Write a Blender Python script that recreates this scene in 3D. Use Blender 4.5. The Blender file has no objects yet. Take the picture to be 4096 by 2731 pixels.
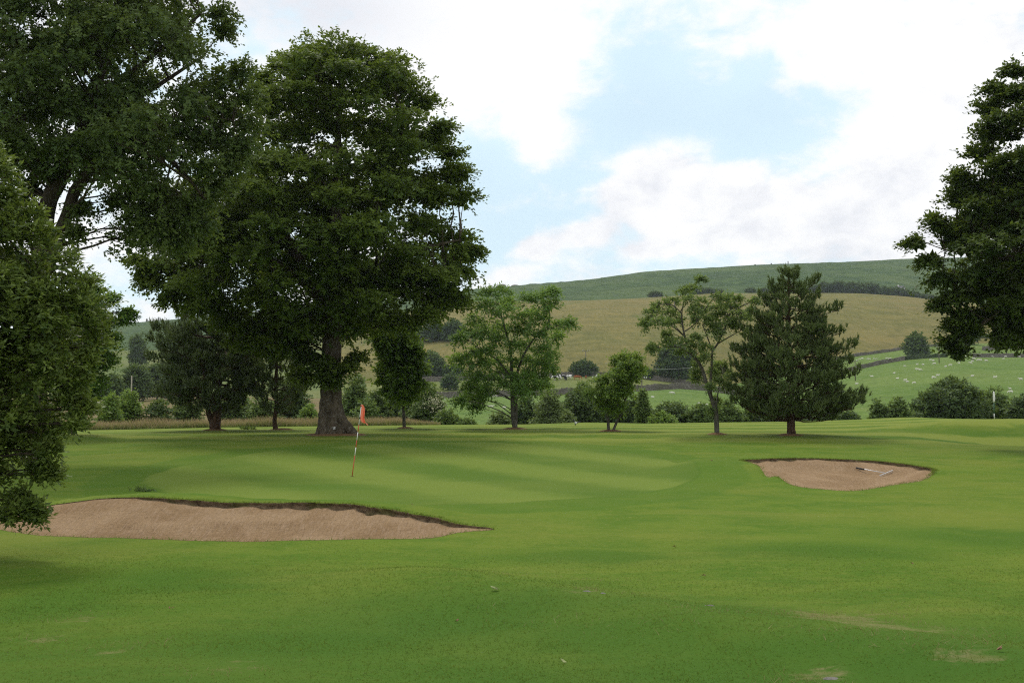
import bpy, bmesh, math, random
import numpy as np
from mathutils import Vector, Matrix, geometry

# ------------------------------------------------------------------ camera, sky, sun, exposure
SC = bpy.context.scene
COL = SC.collection
F, CX, CY, HOR, ZC = 4400.0, 2048.0, 1365.5, 1650.0, 1.9     # photograph: 4096 x 2731, eye height 1.9 m
PITCH = math.atan((HOR - CY) / F)
cam_d = bpy.data.cameras.new('camera')
cam_d.sensor_width = 36.0
cam_d.lens = 36.0 * F / 4096.0
cam_d.clip_start = 0.1
cam_d.clip_end = 9000
cam = bpy.data.objects.new('camera', cam_d)
COL.objects.link(cam)
cam.location = (0, 0, ZC)
cam.rotation_euler = (math.pi / 2 + PITCH, 0, 0)
SC.camera = cam

SUN_EL, SUN_AZ = math.radians(56), math.radians(-16)          # high, ahead of the camera, a little to the left
SUN_DIR = Vector((math.cos(SUN_EL) * math.sin(SUN_AZ), math.cos(SUN_EL) * math.cos(SUN_AZ), math.sin(SUN_EL)))
sun_d = bpy.data.lights.new('sun', 'SUN')
sun_d.energy = 2.1
sun_d.angle = math.radians(12)
sun_d.color = (1.0, 0.95, 0.87)
sun = bpy.data.objects.new('sun', sun_d)
COL.objects.link(sun)
sun.rotation_euler = SUN_DIR.to_track_quat('Z', 'Y').to_euler()

SC.render.engine = 'CYCLES'
SC.view_settings.view_transform = 'Standard'
SC.view_settings.look = 'None'
SC.view_settings.exposure = 0.0
SC.view_settings.gamma = 1.0
SC.view_settings.use_curve_mapping = False
SC.cycles.use_denoising = False
SC.cycles.filter_width = 1.15
SC.cycles.max_bounces = 6
SC.cycles.diffuse_bounces = 4
SC.cycles.glossy_bounces = 2
SC.cycles.transmission_bounces = 4
SC.cycles.volume_bounces = 1
SC.cycles.transparent_max_bounces = 8


class NT:
    """short-hand for building node trees"""
    def __init__(self, tree):
        self.t = tree
        self.t.nodes.clear()

    def n(self, kind, props=None, **ins):
        nd = self.t.nodes.new(kind)
        for k, v in (props or {}).items():
            setattr(nd, k, v)
        for k, v in ins.items():
            key = int(k[1:]) if k[0] == 'i' and k[1:].isdigit() else k.replace('_', ' ')
            s = nd.inputs[key]
            if hasattr(v, 'is_output'):
                self.t.links.new(v, s)
            else:
                s.default_value = v
        return nd

    def math(self, op, a, b=0.0, c=0.0, clamp=False):
        return self.n('ShaderNodeMath', dict(operation=op, use_clamp=clamp), i0=a, i1=b, i2=c).outputs[0]

    def vmath(self, op, a, b=(0, 0, 0)):
        return self.n('ShaderNodeVectorMath', dict(operation=op), i0=a, i1=b).outputs[0]

    def mix(self, f, a, b):
        nd = self.n('ShaderNodeMix', dict(data_type='RGBA'))
        for s, v in ((nd.inputs[0], f), (nd.inputs[6], a), (nd.inputs[7], b)):
            if hasattr(v, 'is_output'):
                self.t.links.new(v, s)
            else:
                s.default_value = (*v, 1.0) if isinstance(v, tuple) and len(v) == 3 else v
        return nd.outputs[2]

    def ramp(self, f, a, b, lo=0.0, hi=1.0):
        return self.n('ShaderNodeMapRange', dict(interpolation_type='SMOOTHSTEP'), i0=f, i1=a, i2=b, i3=lo, i4=hi).outputs[0]

    def noise(self, vec, scale, detail=4.0, rough=0.55, dist=0.0):
        return self.n('ShaderNodeTexNoise', None, Vector=vec, Scale=scale, Detail=detail, Roughness=rough, Distortion=dist).outputs[0]


def azel(px, py):
    return math.atan((px - CX) / F), math.atan((HOR - py) / F)


world = bpy.data.worlds.new('World')
SC.world = world
world.use_nodes = True
W = NT(world.node_tree)
sky = W.n('ShaderNodeTexSky', dict(sky_type='NISHITA', sun_disc=False, sun_elevation=SUN_EL, sun_rotation=SUN_AZ,
                                   air_density=1.0, dust_density=1.0, ozone_density=1.0, altitude=200.0)).outputs[0]
wdir = W.n('ShaderNodeTexCoord').outputs['Generated']
sep = W.n('ShaderNodeSeparateXYZ', None, Vector=wdir)
w_az = W.math('ARCTAN2', sep.outputs[0], sep.outputs[1])
w_el = W.math('ARCSINE', sep.outputs[2])
# breaks in the cloud and single heaps of cumulus: (px, py, half width, half height, amount)
CLOUDS = [(2680, 500, 560, 230, -0.20), (2520, 180, 200, 260, -0.15), (2100, 850, 420, 260, -0.15), (2950, 60, 300, 110, -0.06),
          (3180, 420, 300, 170, -0.10), (2700, 1000, 900, 120, -0.10), (1900, 640, 160, 160, -0.05),
          (2640, 740, 250, 160, 0.33), (3050, 880, 420, 110, 0.24), (2150, 990, 90, 55, 0.30),
          (2360, 930, 110, 50, 0.26), (2600, 1000, 150, 40, 0.22), (2900, 950, 170, 50, 0.22), (2060, 1090, 60, 30, 0.22), (3750, 600, 420, 480, 0.16), (2000, 180, 430, 230, 0.20), (2150, 580, 120, 110, 0.16),
          (480, 1150, 500, 100, -0.10)]
bias = 0.12
for px, py, hw, hh, amt in CLOUDS:
    a0, e0 = azel(px, py)
    da = W.math('DIVIDE', W.math('SUBTRACT', w_az, a0), hw / F)
    de = W.math('DIVIDE', W.math('SUBTRACT', w_el, e0), hh / F)
    r2 = W.math('ADD', W.math('MULTIPLY', da, da), W.math('MULTIPLY', de, de))
    g = W.math('MULTIPLY', W.math('EXPONENT', W.math('MULTIPLY', r2, -1.0)), amt)
    bias = W.math('ADD', g, bias)
cvec = W.vmath('MULTIPLY', wdir, (1.0, 1.0, 1.7))
n1 = W.noise(cvec, 9.0, 10.0, 0.60, 0.45)
n2 = W.noise(W.vmath('ADD', cvec, (3.1, 1.7, 0.4)), 3.2, 7.0, 0.55, 0.2)
n3 = W.noise(W.vmath('ADD', cvec, (7.7, 4.2, 1.4)), 22.0, 6.0, 0.6, 0.2)
dens = W.math('ADD', W.math('ADD', W.math('MULTIPLY', n1, 0.52), W.math('MULTIPLY', n3, 0.36)), bias)
cover = W.ramp(dens, 0.425, 0.60)
veil = W.ramp(W.math('ADD', n2, bias), 0.30, 0.85, 0.66, 0.90)        # thin high cloud over the blue
shade = W.ramp(W.math('ADD', W.math('MULTIPLY', n2, 0.6), W.math('MULTIPLY', n3, 0.4)), 0.33, 0.52)
a0, e0 = azel(1250, 30)
da = W.math('DIVIDE', W.math('SUBTRACT', w_az, a0), 420 / F)
de = W.math('DIVIDE', W.math('SUBTRACT', w_el, e0), 170 / F)
grey = W.math('EXPONENT', W.math('MULTIPLY', W.math('ADD', W.math('MULTIPLY', da, da), W.math('MULTIPLY', de, de)), -1.0))   # the heavier cloud at upper left
shade = W.math('SUBTRACT', shade, grey, 0.0, True)
cloud = W.mix(shade, (8.3, 8.5, 9.1), (10.6, 10.6, 10.7))
blue = W.mix(veil, sky, (8.2, 10.3, 11.3))
col = W.mix(cover, blue, cloud)
bg = W.n('ShaderNodeBackground', None, Color=col, Strength=0.1)
wo = W.n('ShaderNodeOutputWorld')
W.t.links.new(bg.outputs[0], wo.inputs[0])

# ------------------------------------------------------------------ helpers
def pix_z(py, Y):
    """height above the datum of image row py at the distance Y"""
    v = (CY - np.asarray(py, float)) / F
    return ZC + np.asarray(Y, float) * (math.sin(PITCH) + v * math.cos(PITCH)) / (math.cos(PITCH) - v * math.sin(PITCH))


def pix_x(px, py, Y):
    v = (CY - np.asarray(py, float)) / F
    return np.asarray(Y, float) * (np.asarray(px, float) - CX) / F / (math.cos(PITCH) - v * math.sin(PITCH))


def P3(px, py, Y):
    return np.array((float(pix_x(px, py, Y)), float(Y), float(pix_z(py, Y))))


def col_of(x, Y):
    return CX + F * np.asarray(x, float) / np.maximum(np.asarray(Y, float), 1.0)


def unit(v):
    return v / np.maximum(np.linalg.norm(v, axis=-1, keepdims=True), 1e-9)


def vnoise(x, y, seed=0):
    """cheap smooth 2-D noise, about -1..1"""
    r = np.random.RandomState(seed)
    out = np.zeros(np.broadcast(x, y).shape)
    for k in range(7):
        a = r.uniform(0, 2 * math.pi)
        f = r.uniform(0.6, 1.8)
        out = out + np.sin((x * math.cos(a) + y * math.sin(a)) * f * 2 + r.uniform(0, 7)) * r.uniform(0.5, 1)
    return out / 3.0


def tag(o, label=None, cat=None, group=None, kind=None):
    for k, v in (('label', label), ('category', cat), ('group', group), ('kind', kind)):
        if v:
            o[k] = v
    return o


def empty(name, loc, label, cat, group=None):
    o = bpy.data.objects.new(name, None)
    o.empty_display_size = 0.2
    COL.objects.link(o)
    o.location = loc
    return tag(o, label, cat, group)


def link(name, me, mat=None, parent=None, smooth=False):
    o = bpy.data.objects.new(name, me)
    COL.objects.link(o)
    if mat is not None:
        me.materials.append(mat)
    if parent is not None:
        o.parent = parent
    if smooth:
        me.polygons.foreach_set('use_smooth', np.ones(len(me.polygons), bool))
    return o


def np_mesh(name, V, Fc, attrs=None):
    """mesh out of arrays: V (n,3), Fc (m,k)"""
    V = np.ascontiguousarray(V, np.float32)
    Fc = np.ascontiguousarray(Fc, np.int32)
    me = bpy.data.meshes.new(name)
    m, k = Fc.shape
    me.vertices.add(len(V))
    me.vertices.foreach_set('co', V.ravel())
    me.loops.add(m * k)
    me.loops.foreach_set('vertex_index', Fc.ravel())
    me.polygons.add(m)
    me.polygons.foreach_set('loop_start', np.arange(0, m * k, k, dtype=np.int32))
    me.polygons.foreach_set('loop_total', np.full(m, k, np.int32))
    for an, av in (attrs or {}).items():
        a = me.attributes.new(an, 'FLOAT', 'POINT')
        a.data.foreach_set('value', np.ascontiguousarray(av, np.float32))
    me.update(calc_edges=True)
    return me


class MB:
    """collects tubes, boxes and sheets into one mesh"""
    def __init__(self):
        self.v, self.f = [], []
        self.n = 0

    def add(self, V, Fs):
        V = np.asarray(V, float)
        self.v.append(V)
        self.f += [tuple(i + self.n for i in q) for q in Fs]
        self.n += len(V)

    def tube(self, pts, rad, sides=6, cap=True, wob=None):
        pts = np.asarray(pts, float)
        k = len(pts)
        rad = np.broadcast_to(np.asarray(rad, float), (k,))
        T = np.zeros_like(pts)
        T[1:-1] = pts[2:] - pts[:-2]
        T[0] = pts[1] - pts[0]
        T[-1] = pts[-1] - pts[-2]
        T = unit(T)
        ref = np.array((1.0, 0.13, 0.07)) if abs(T[0][2]) > 0.7 else np.array((0, 0, 1.0))
        A = unit(np.cross(T, ref))
        B = np.cross(T, A)
        ang = np.arange(sides) * 2 * math.pi / sides
        V = []
        for i in range(k):
            rr = rad[i] * (wob[i] if wob is not None else 1.0)
            V.append(pts[i] + (np.cos(ang) * rr)[:, None] * A[i] + (np.sin(ang) * rr)[:, None] * B[i])
        V = np.concatenate(V)
        fs = []
        for i in range(k - 1):
            for j in range(sides):
                j2 = (j + 1) % sides
                fs.append((i * sides + j, i * sides + j2, (i + 1) * sides + j2, (i + 1) * sides + j))
        if cap:
            fs.append(tuple(range(sides))[::-1])
            fs.append(tuple((k - 1) * sides + j for j in range(sides)))
        self.add(V, fs)

    def box(self, lo, hi, R=None, at=(0, 0, 0)):
        x0, y0, z0 = lo
        x1, y1, z1 = hi
        V = np.array([(x0, y0, z0), (x1, y0, z0), (x1, y1, z0), (x0, y1, z0), (x0, y0, z1), (x1, y0, z1), (x1, y1, z1), (x0, y1, z1)], float)
        if R is not None:
            V = V @ np.asarray(R).T
        self.add(V + np.asarray(at), [(0, 3, 2, 1), (4, 5, 6, 7), (0, 1, 5, 4), (1, 2, 6, 5), (2, 3, 7, 6), (3, 0, 4, 7)])

    def build(self, name, mat, parent=None, smooth=False):
        me = bpy.data.meshes.new(name)
        me.from_pydata(np.concatenate(self.v).tolist(), [], self.f)
        me.update()
        return link(name, me, mat, parent, smooth)


# ------------------------------------------------------------------ materials
def new_mat(name):
    m = bpy.data.materials.new(name)
    m.use_nodes = True
    N = NT(m.node_tree)
    N.out = N.n('ShaderNodeOutputMaterial')
    return m, N


def finish(N, color, rough=0.8, spec=0.25, bump=None, bump_d=0.02, bump_s=0.5, metal=0.0):
    p = N.n('ShaderNodeBsdfPrincipled', None, Roughness=rough, Metallic=metal)
    p.inputs['Specular IOR Level'].default_value = spec
    if hasattr(color, 'is_output'):
        N.t.links.new(color, p.inputs['Base Color'])
    else:
        p.inputs['Base Color'].default_value = (*color, 1)
    if bump is not None:
        b = N.n('ShaderNodeBump', None, Height=bump, Distance=bump_d, Strength=bump_s)
        N.t.links.new(b.outputs[0], p.inputs['Normal'])
    N.t.links.new(p.outputs[0], N.out.inputs[0])
    return p


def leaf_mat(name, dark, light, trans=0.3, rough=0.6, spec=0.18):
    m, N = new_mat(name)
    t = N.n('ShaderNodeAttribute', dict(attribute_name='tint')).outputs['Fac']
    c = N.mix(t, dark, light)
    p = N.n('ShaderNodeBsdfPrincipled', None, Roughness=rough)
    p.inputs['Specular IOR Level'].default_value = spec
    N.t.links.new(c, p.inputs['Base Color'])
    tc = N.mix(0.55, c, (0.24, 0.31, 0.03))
    tr = N.n('ShaderNodeBsdfTranslucent', None, Color=tc)
    mx = N.n('ShaderNodeMixShader', None, i0=trans)
    N.t.links.new(p.outputs[0], mx.inputs[1])
    N.t.links.new(tr.outputs[0], mx.inputs[2])
    N.t.links.new(mx.outputs[0], N.out.inputs[0])
    return m


def bark_mat(name, a, b, scale=6.0, lichen=None, stretch=0.25):
    m, N = new_mat(name)
    co = N.n('ShaderNodeTexCoord').outputs['Object']
    v = N.vmath('MULTIPLY', co, (1, 1, stretch))
    n = N.noise(v, scale, 6, 0.65, 0.6)
    n2 = N.noise(co, scale * 0.35, 4, 0.6)
    c = N.mix(N.ramp(n, 0.32, 0.68), a, b)
    c = N.mix(N.math('MULTIPLY', N.ramp(n2, 0.45, 0.7), 0.5), c, tuple(0.6 * q for q in a))
    if lichen:
        n3 = N.noise(co, scale * 2.2, 5, 0.6, 0.3)
        c = N.mix(N.math('MULTIPLY', N.ramp(n3, 0.55, 0.66), 0.75), c, lichen)
    finish(N, c, 0.9, 0.1, n, 0.06, 0.8)
    return m


def plain_mat(name, c, rough=0.5, metal=0.0, spec=0.3, var=0.15, scale=9.0):
    m, N = new_mat(name)
    co = N.n('ShaderNodeTexCoord').outputs['Object']
    n = N.noise(co, scale, 4, 0.6)
    cc = N.mix(N.ramp(n, 0.3, 0.7), tuple(q * (1 - var) for q in c), tuple(min(1, q * (1 + var)) for q in c))
    finish(N, cc, rough, spec, metal=metal)
    return m


M = {}
M['beech'] = leaf_mat('beech leaves', (0.030, 0.068, 0.012), (0.150, 0.205, 0.030), 0.36)
M['beech_dark'] = leaf_mat('dark beech leaves', (0.022, 0.048, 0.012), (0.090, 0.130, 0.026), 0.28)  # darker version of the beech leaf colour, for the right-hand tree
M['elm'] = leaf_mat('elm leaves', (0.034, 0.068, 0.020), (0.125, 0.170, 0.046), 0.32)
M['holly'] = leaf_mat('broad bush leaves', (0.030, 0.064, 0.017), (0.200, 0.260, 0.052), 0.34, 0.5, 0.25)
M['ash'] = leaf_mat('ash leaves', (0.088, 0.190, 0.045), (0.205, 0.345, 0.080), 0.48)
M['sycamore'] = leaf_mat('sycamore leaves', (0.052, 0.120, 0.022), (0.175, 0.275, 0.045), 0.44)
M['rowan'] = leaf_mat('rowan leaves', (0.095, 0.190, 0.036), (0.245, 0.350, 0.066), 0.48)
M['alder'] = leaf_mat('alder leaves', (0.100, 0.165, 0.058), (0.235, 0.310, 0.110), 0.46)
M['pine'] = leaf_mat('pine needles', (0.055, 0.092, 0.032), (0.165, 0.210, 0.070), 0.15, 0.6)
M['pine_dark'] = leaf_mat('dark pine needles', (0.055, 0.088, 0.044), (0.155, 0.190, 0.090), 0.15, 0.6)
M['s_dark'] = leaf_mat('dark shrub leaves', (0.045, 0.085, 0.032), (0.125, 0.180, 0.060), 0.30)
M['s_mid'] = leaf_mat('green shrub leaves', (0.075, 0.130, 0.040), (0.180, 0.250, 0.075), 0.34)
M['s_lime'] = leaf_mat('bright shrub leaves', (0.100, 0.185, 0.036), (0.230, 0.330, 0.070), 0.36)
M['s_olive'] = leaf_mat('olive willow leaves', (0.110, 0.155, 0.065), (0.230, 0.285, 0.115), 0.34)
M['far_dark'] = leaf_mat('far dark leaves', (0.029, 0.061, 0.026), (0.080, 0.128, 0.045), 0.2, 0.7, 0.1)
M['far_mid'] = leaf_mat('far green leaves', (0.048, 0.087, 0.030), (0.112, 0.165, 0.048), 0.2, 0.7, 0.1)
M['blossom'] = leaf_mat('cream blossom', (0.400, 0.380, 0.240), (0.600, 0.560, 0.400), 0.2)
M['bark_beech'] = bark_mat('beech bark', (0.050, 0.040, 0.026), (0.125, 0.100, 0.070), 5.0, (0.21, 0.205, 0.165))
M['bark'] = bark_mat('brown bark', (0.035, 0.028, 0.020), (0.090, 0.072, 0.052), 8.0)
M['bark_grey'] = bark_mat('grey bark', (0.060, 0.055, 0.042), (0.135, 0.122, 0.098), 9.0, (0.18, 0.18, 0.15))
M['bark_pine'] = bark_mat('pine bark', (0.040, 0.026, 0.018), (0.120, 0.070, 0.045), 8.0)
M['grass'] = leaf_mat('mown grass blades', (0.058, 0.118, 0.014), (0.165, 0.208, 0.042), 0.35, 0.7, 0.05)
M['stalk'] = leaf_mat('tall grass stalks', (0.100, 0.165, 0.040), (0.540, 0.335, 0.240), 0.30, 0.7, 0.1)
M['mulch'] = plain_mat('dead needle mulch', (0.175, 0.105, 0.055), 0.95, 0, 0.05, 0.4, 14)
M['white'] = plain_mat('white paint', (0.74, 0.73, 0.70), 0.45, 0, 0.4, 0.06)
M['red'] = plain_mat('red paint', (0.50, 0.075, 0.030), 0.45, 0, 0.4, 0.1)
M['green_paint'] = plain_mat('green paint', (0.020, 0.090, 0.060), 0.5, 0, 0.4, 0.1)
M['black'] = plain_mat('black rubber', (0.020, 0.020, 0.020), 0.6, 0, 0.3)
M['alu'] = plain_mat('aluminium', (0.62, 0.64, 0.66), 0.35, 0.6, 0.5, 0.08)
M['pole_wood'] = plain_mat('weathered pole wood', (0.150, 0.130, 0.105), 0.85, 0, 0.1, 0.3)
M['pole_pale'] = plain_mat('pale post wood', (0.330, 0.300, 0.230), 0.85, 0, 0.1, 0.2)
M['slate'] = plain_mat('slate roof', (0.090, 0.088, 0.098), 0.7, 0, 0.2, 0.2, 3)
M['render'] = plain_mat('white render', (0.78, 0.76, 0.70), 0.8, 0, 0.1, 0.06, 2)
M['glass'] = plain_mat('window glass', (0.03, 0.035, 0.04), 0.08, 0, 0.5, 0.1)
M['cable'] = plain_mat('grey cable', (0.30, 0.31, 0.30), 0.6)
M['rock'] = bark_mat('gritstone', (0.085, 0.075, 0.068), (0.200, 0.180, 0.160), 1.2, None, 1.0)


def flag_mat():
    m, N = new_mat('salmon flag cloth')
    co = N.n('ShaderNodeTexCoord').outputs['Object']
    n = N.noise(co, 30, 4, 0.6)
    c = N.mix(N.ramp(n, 0.3, 0.7), (0.85, 0.33, 0.20), (0.93, 0.42, 0.28))
    p = finish(N, c, 0.75, 0.15)
    tr = N.n('ShaderNodeBsdfTranslucent', None, Color=(0.95, 0.30, 0.16, 1))
    mx = N.n('ShaderNodeMixShader', None, i0=0.4)
    N.t.links.new(p.outputs[0], mx.inputs[1])
    N.t.links.new(tr.outputs[0], mx.inputs[2])
    N.t.links.new(mx.outputs[0], N.out.inputs[0])
    return m


M['flag'] = flag_mat()
# ------------------------------------------------------------------ the lie of the near ground
_kY = np.array([-40, -15, 0, 7, 12, 17, 24, 32.6, 45, 52, 58, 66, 78, 82, 86, 92])
_kZ = np.array([0.3, 0.25, 0.18, 0.13, 0.03, -0.04, -0.02, 0.01, 0.34, 0.56, 0.78, 0.88, 1.0, 1.0, 0.75, 0.1])
_gY = np.linspace(-40, 92, 1321)
_gZ = np.interp(_gY, _kY, _kZ)
_ker = np.exp(-0.5 * (np.arange(-40, 41) / 14.0) ** 2)
_gZ = np.convolve(np.pad(_gZ, 40, mode='edge'), _ker / _ker.sum(), 'valid')
_eP = np.array([-1500, 0, 400, 900, 1700, 2100, 2350, 2600, 3200, 3480, 3640, 3800, 4096, 5500])
_eY = np.array([1728, 1726, 1720, 1709, 1700, 1698, 1690, 1694, 1686, 1678, 1668, 1674, 1677, 1680])


def base_z(x, y):
    x = np.asarray(x, float)
    y = np.asarray(y, float)
    z = np.interp(y, _gY, _gZ)
    w = np.clip((y - 48) / 30.0, 0, 1)
    w = w * w * (3 - 2 * w)
    edge = pix_z(np.interp(col_of(x, 78), _eP, _eY), 78.0)
    z = z + w * (edge - 1.0)
    # raised bank of the next green on the right
    bx = np.clip((x - 17) / 8.0, 0, 1)
    by = np.clip((y - 52) / 9.0, 0, 1)
    by = by * by * (3 - 2 * by)
    z = z + 0.30 * bx * bx * (3 - 2 * bx) * by * (1 - w)
    side = np.clip((x - 19) / 6.0, 0, 1)
    side = side * side * (3 - 2 * side)
    z = z - 0.55 * side * np.exp(-((y - 54.5) / 4.0) ** 2) + 0.34 * side * np.exp(-((y - 61.5) / 2.0) ** 2)
    # low hump that crosses the foreground
    ax, ay, bx2, by2 = -1.0, 12.2, 4.6, 6.6
    L2 = (bx2 - ax) ** 2 + (by2 - ay) ** 2
    t = np.clip(((x - ax) * (bx2 - ax) + (y - ay) * (by2 - ay)) / L2, 0, 1.3)
    d2 = (x - ax - t * (bx2 - ax)) ** 2 + (y - ay - t * (by2 - ay)) ** 2
    z = z + 0.15 * np.exp(-d2 / 0.9)
    near = np.clip(1.2 - y / 60.0, 0.25, 1)
    z = z + near * (0.030 * vnoise(x * 0.28, y * 0.28, 3) + 0.012 * vnoise(x * 1.1, y * 1.1, 5))
    return z


def hit(px, py, fn, y0=4.0, y1=95.0):
    """first point where the sight line of a pixel meets the surface fn"""
    ys = np.linspace(y0, y1, 4000)
    d = pix_z(py, ys) - fn(pix_x(px, py, ys), ys)
    k = np.argmax(d <= 0)
    Y = ys[k]
    return np.array((float(pix_x(px, py, Y)), Y, float(pix_z(py, Y))))


B1_TOP = [(-60, 2098, 18.6), (60, 2062, 19.8), (174, 2031, 20.5), (331, 2003, 20.9), (435, 1985, 21.1), (540, 1983, 21.1), (610, 1988, 20.9), (697, 1990, 20.7),
          (784, 2007, 20.5), (914, 2017, 20.4), (1088, 2010, 20.4), (1306, 2010, 20.2), (1437, 2017, 20.0), (1567, 2039, 19.6), (1741, 2067, 19.0), (1846, 2093, 18.5), (1977, 2113, 18.1)]
B1_LIP = [0.0, 0.01, 0.01, 0.012, 0.015, 0.02, 0.05, 0.08, 0.09, 0.085, 0.095, 0.10, 0.11, 0.10, 0.08, 0.05, 0.01]
B1_BOT = [(1829, 2142), (1698, 2158), (1500, 2156), (1263, 2159), (1001, 2166), (800, 2162), (610, 2155), (400, 2150), (261, 2146), (87, 2136), (-40, 2120)]
B2_TOP = [(2969, 1837, 35.0), (3053, 1835, 35.4), (3137, 1831, 35.8), (3244, 1831, 36.0), (3398, 1834, 36.0), (3493, 1840, 35.8), (3589, 1855, 35.2), (3665, 1866, 34.6), (3742, 1884, 33.6)]
B2_LIP = [0.06, 0.09, 0.08, 0.05, 0.06, 0.07, 0.08, 0.11, 0.06]
B2_BOT = [(3696, 1919), (3608, 1934), (3512, 1950), (3398, 1963), (3283, 1956), (3176, 1944), (3110, 1922), (3072, 1900), (3049, 1876), (3030, 1858), (2992, 1848)]
B2_BY = [None] * 7 + [30.6, 32.0, 33.2, 34.2]


def bunker_loop(top, lip, bot, by=None):
    pts, dr = [], []
    for (px, py, Y), d in zip(top, lip):
        pts.append(P3(px, py, Y))
        dr.append(d)
    for k, (px, py) in enumerate(bot):
        p = hit(px, py, base_z) if not by or by[k] is None else P3(px, py, by[k])
        pts.append(p)
        dr.append(0.0)
    pts, dr = np.array(pts), np.array(dr)
    # closed Catmull-Rom, then even small steps with a little unevenness
    n = len(pts)
    out = []
    for i in range(n):
        p0, p1, p2, p3 = (np.append(pts[(i + k) % n], dr[(i + k) % n]) for k in (-1, 0, 1, 2))
        ln = np.linalg.norm(p2[:3] - p1[:3])
        m = max(2, int(ln / 0.09))
        for t in np.arange(m) / m:
            q = 0.5 * (2 * p1 + (p2 - p0) * t + (2 * p0 - 5 * p1 + 4 * p2 - p3) * t * t + (3 * p1 - p0 - 3 * p2 + p3) * t ** 3)
            q[3] = p1[3] + (p2[3] - p1[3]) * t
            out.append(q)
    out = np.array(out)
    k = np.arange(len(out))
    j = 0.026 * np.sin(k * 1.7) + 0.040 * np.sin(k * 0.61 + 1) + 0.022 * np.sin(k * 3.9) + 0.035 * np.sin(k * 0.23 + 2)
    out[:, 1] += j * np.clip(out[:, 3] * 12, 0.5, 1.4)
    out[:, 3] = np.maximum(out[:, 3] * (1 + 0.16 * np.sin(k * 0.37) + 0.22 * np.sin(k * 0.93 + 2) + 0.15 * np.sin(k * 2.3)), 0.0)
    return pts, out


B1_c, B1_loop = bunker_loop(B1_TOP, B1_LIP, B1_BOT)
B2_c, B2_loop = bunker_loop(B2_TOP, B2_LIP, B2_BOT, B2_BY)
BASES = [(1340, 1737, 58, 3), (860, 1720, 66, 3), (1105, 1718, 66, 2), (1617, 1712, 68, 2), (2055, 1715, 66, 3), (2445, 1724, 62, 3), (2865, 1737, 56, 3),
         (3165, 1740, 55, 3), (1408, 1905, 32.6, 3), (3977, 1676, 84, 2), (290, 1738, 55, 3), (2302, 1702, 72, 3)]
_ctrl = []
for c, R in ((B1_c, 1.1), (B2_c, 1.7)):
    for p in c:
        _ctrl.append((p[0], p[1], p[2] - float(base_z(p[0], p[1])), R))
for px, py, Y, R in BASES:
    p = P3(px, py, Y)
    _ctrl.append((p[0], p[1], p[2] - float(base_z(p[0], p[1])), R))
_ctrl = np.array(_ctrl)


def ground(x, y):
    x = np.asarray(x, float)
    y = np.asarray(y, float)
    sh = np.broadcast(x, y).shape
    xf, yf = np.broadcast_to(x, sh).ravel(), np.broadcast_to(y, sh).ravel()
    num = np.zeros(len(xf))
    den = np.zeros(len(xf))
    for cx, cy, r, R in _ctrl:
        w = np.exp(-((xf - cx) ** 2 + (yf - cy) ** 2) / (R * R))
        num += w * r
        den += w
    z = base_z(xf, yf) + num / np.maximum(den, 1.0)
    return z.reshape(sh)


def in_poly(x, y, loop):
    x0, y0 = loop[:, 0], loop[:, 1]
    x1, y1 = np.roll(x0, -1), np.roll(y0, -1)
    ins = np.zeros(len(x), bool)
    for a, b, c, d in zip(x0, y0, x1, y1):
        if b == d:
            continue
        ins ^= ((b > y) != (d > y)) & (x < (c - a) * (y - b) / (d - b) + a)
    return ins


def edge_dist(x, y, loop):
    d = np.full(len(x), 1e9)
    for a, b in loop[:, :2]:
        d = np.minimum(d, (x - a) ** 2 + (y - b) ** 2)
    return np.sqrt(d)


def sand(x, y, loop, bowl):
    x = np.atleast_1d(np.asarray(x, float))
    y = np.atleast_1d(np.asarray(y, float))
    num = np.zeros(len(x))
    den = np.zeros(len(x))
    for p in loop[::2]:
        w = 1.0 / (((x - p[0]) ** 2 + (y - p[1]) ** 2) + 0.004) ** 1.5
        num += w * p[3]
        den += w
    d = edge_dist(x, y, loop)
    s = np.clip(d / 1.3, 0, 1)
    dip = num / den + bowl * s * s * (3 - 2 * s)
    rip = 0.022 * vnoise(x * 1.6, y * 1.6, 8) + 0.012 * vnoise(x * 4.5, y * 4.5, 9)
    return ground(x, y) - dip + rip * np.clip(d / 0.3, 0, 1)


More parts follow.
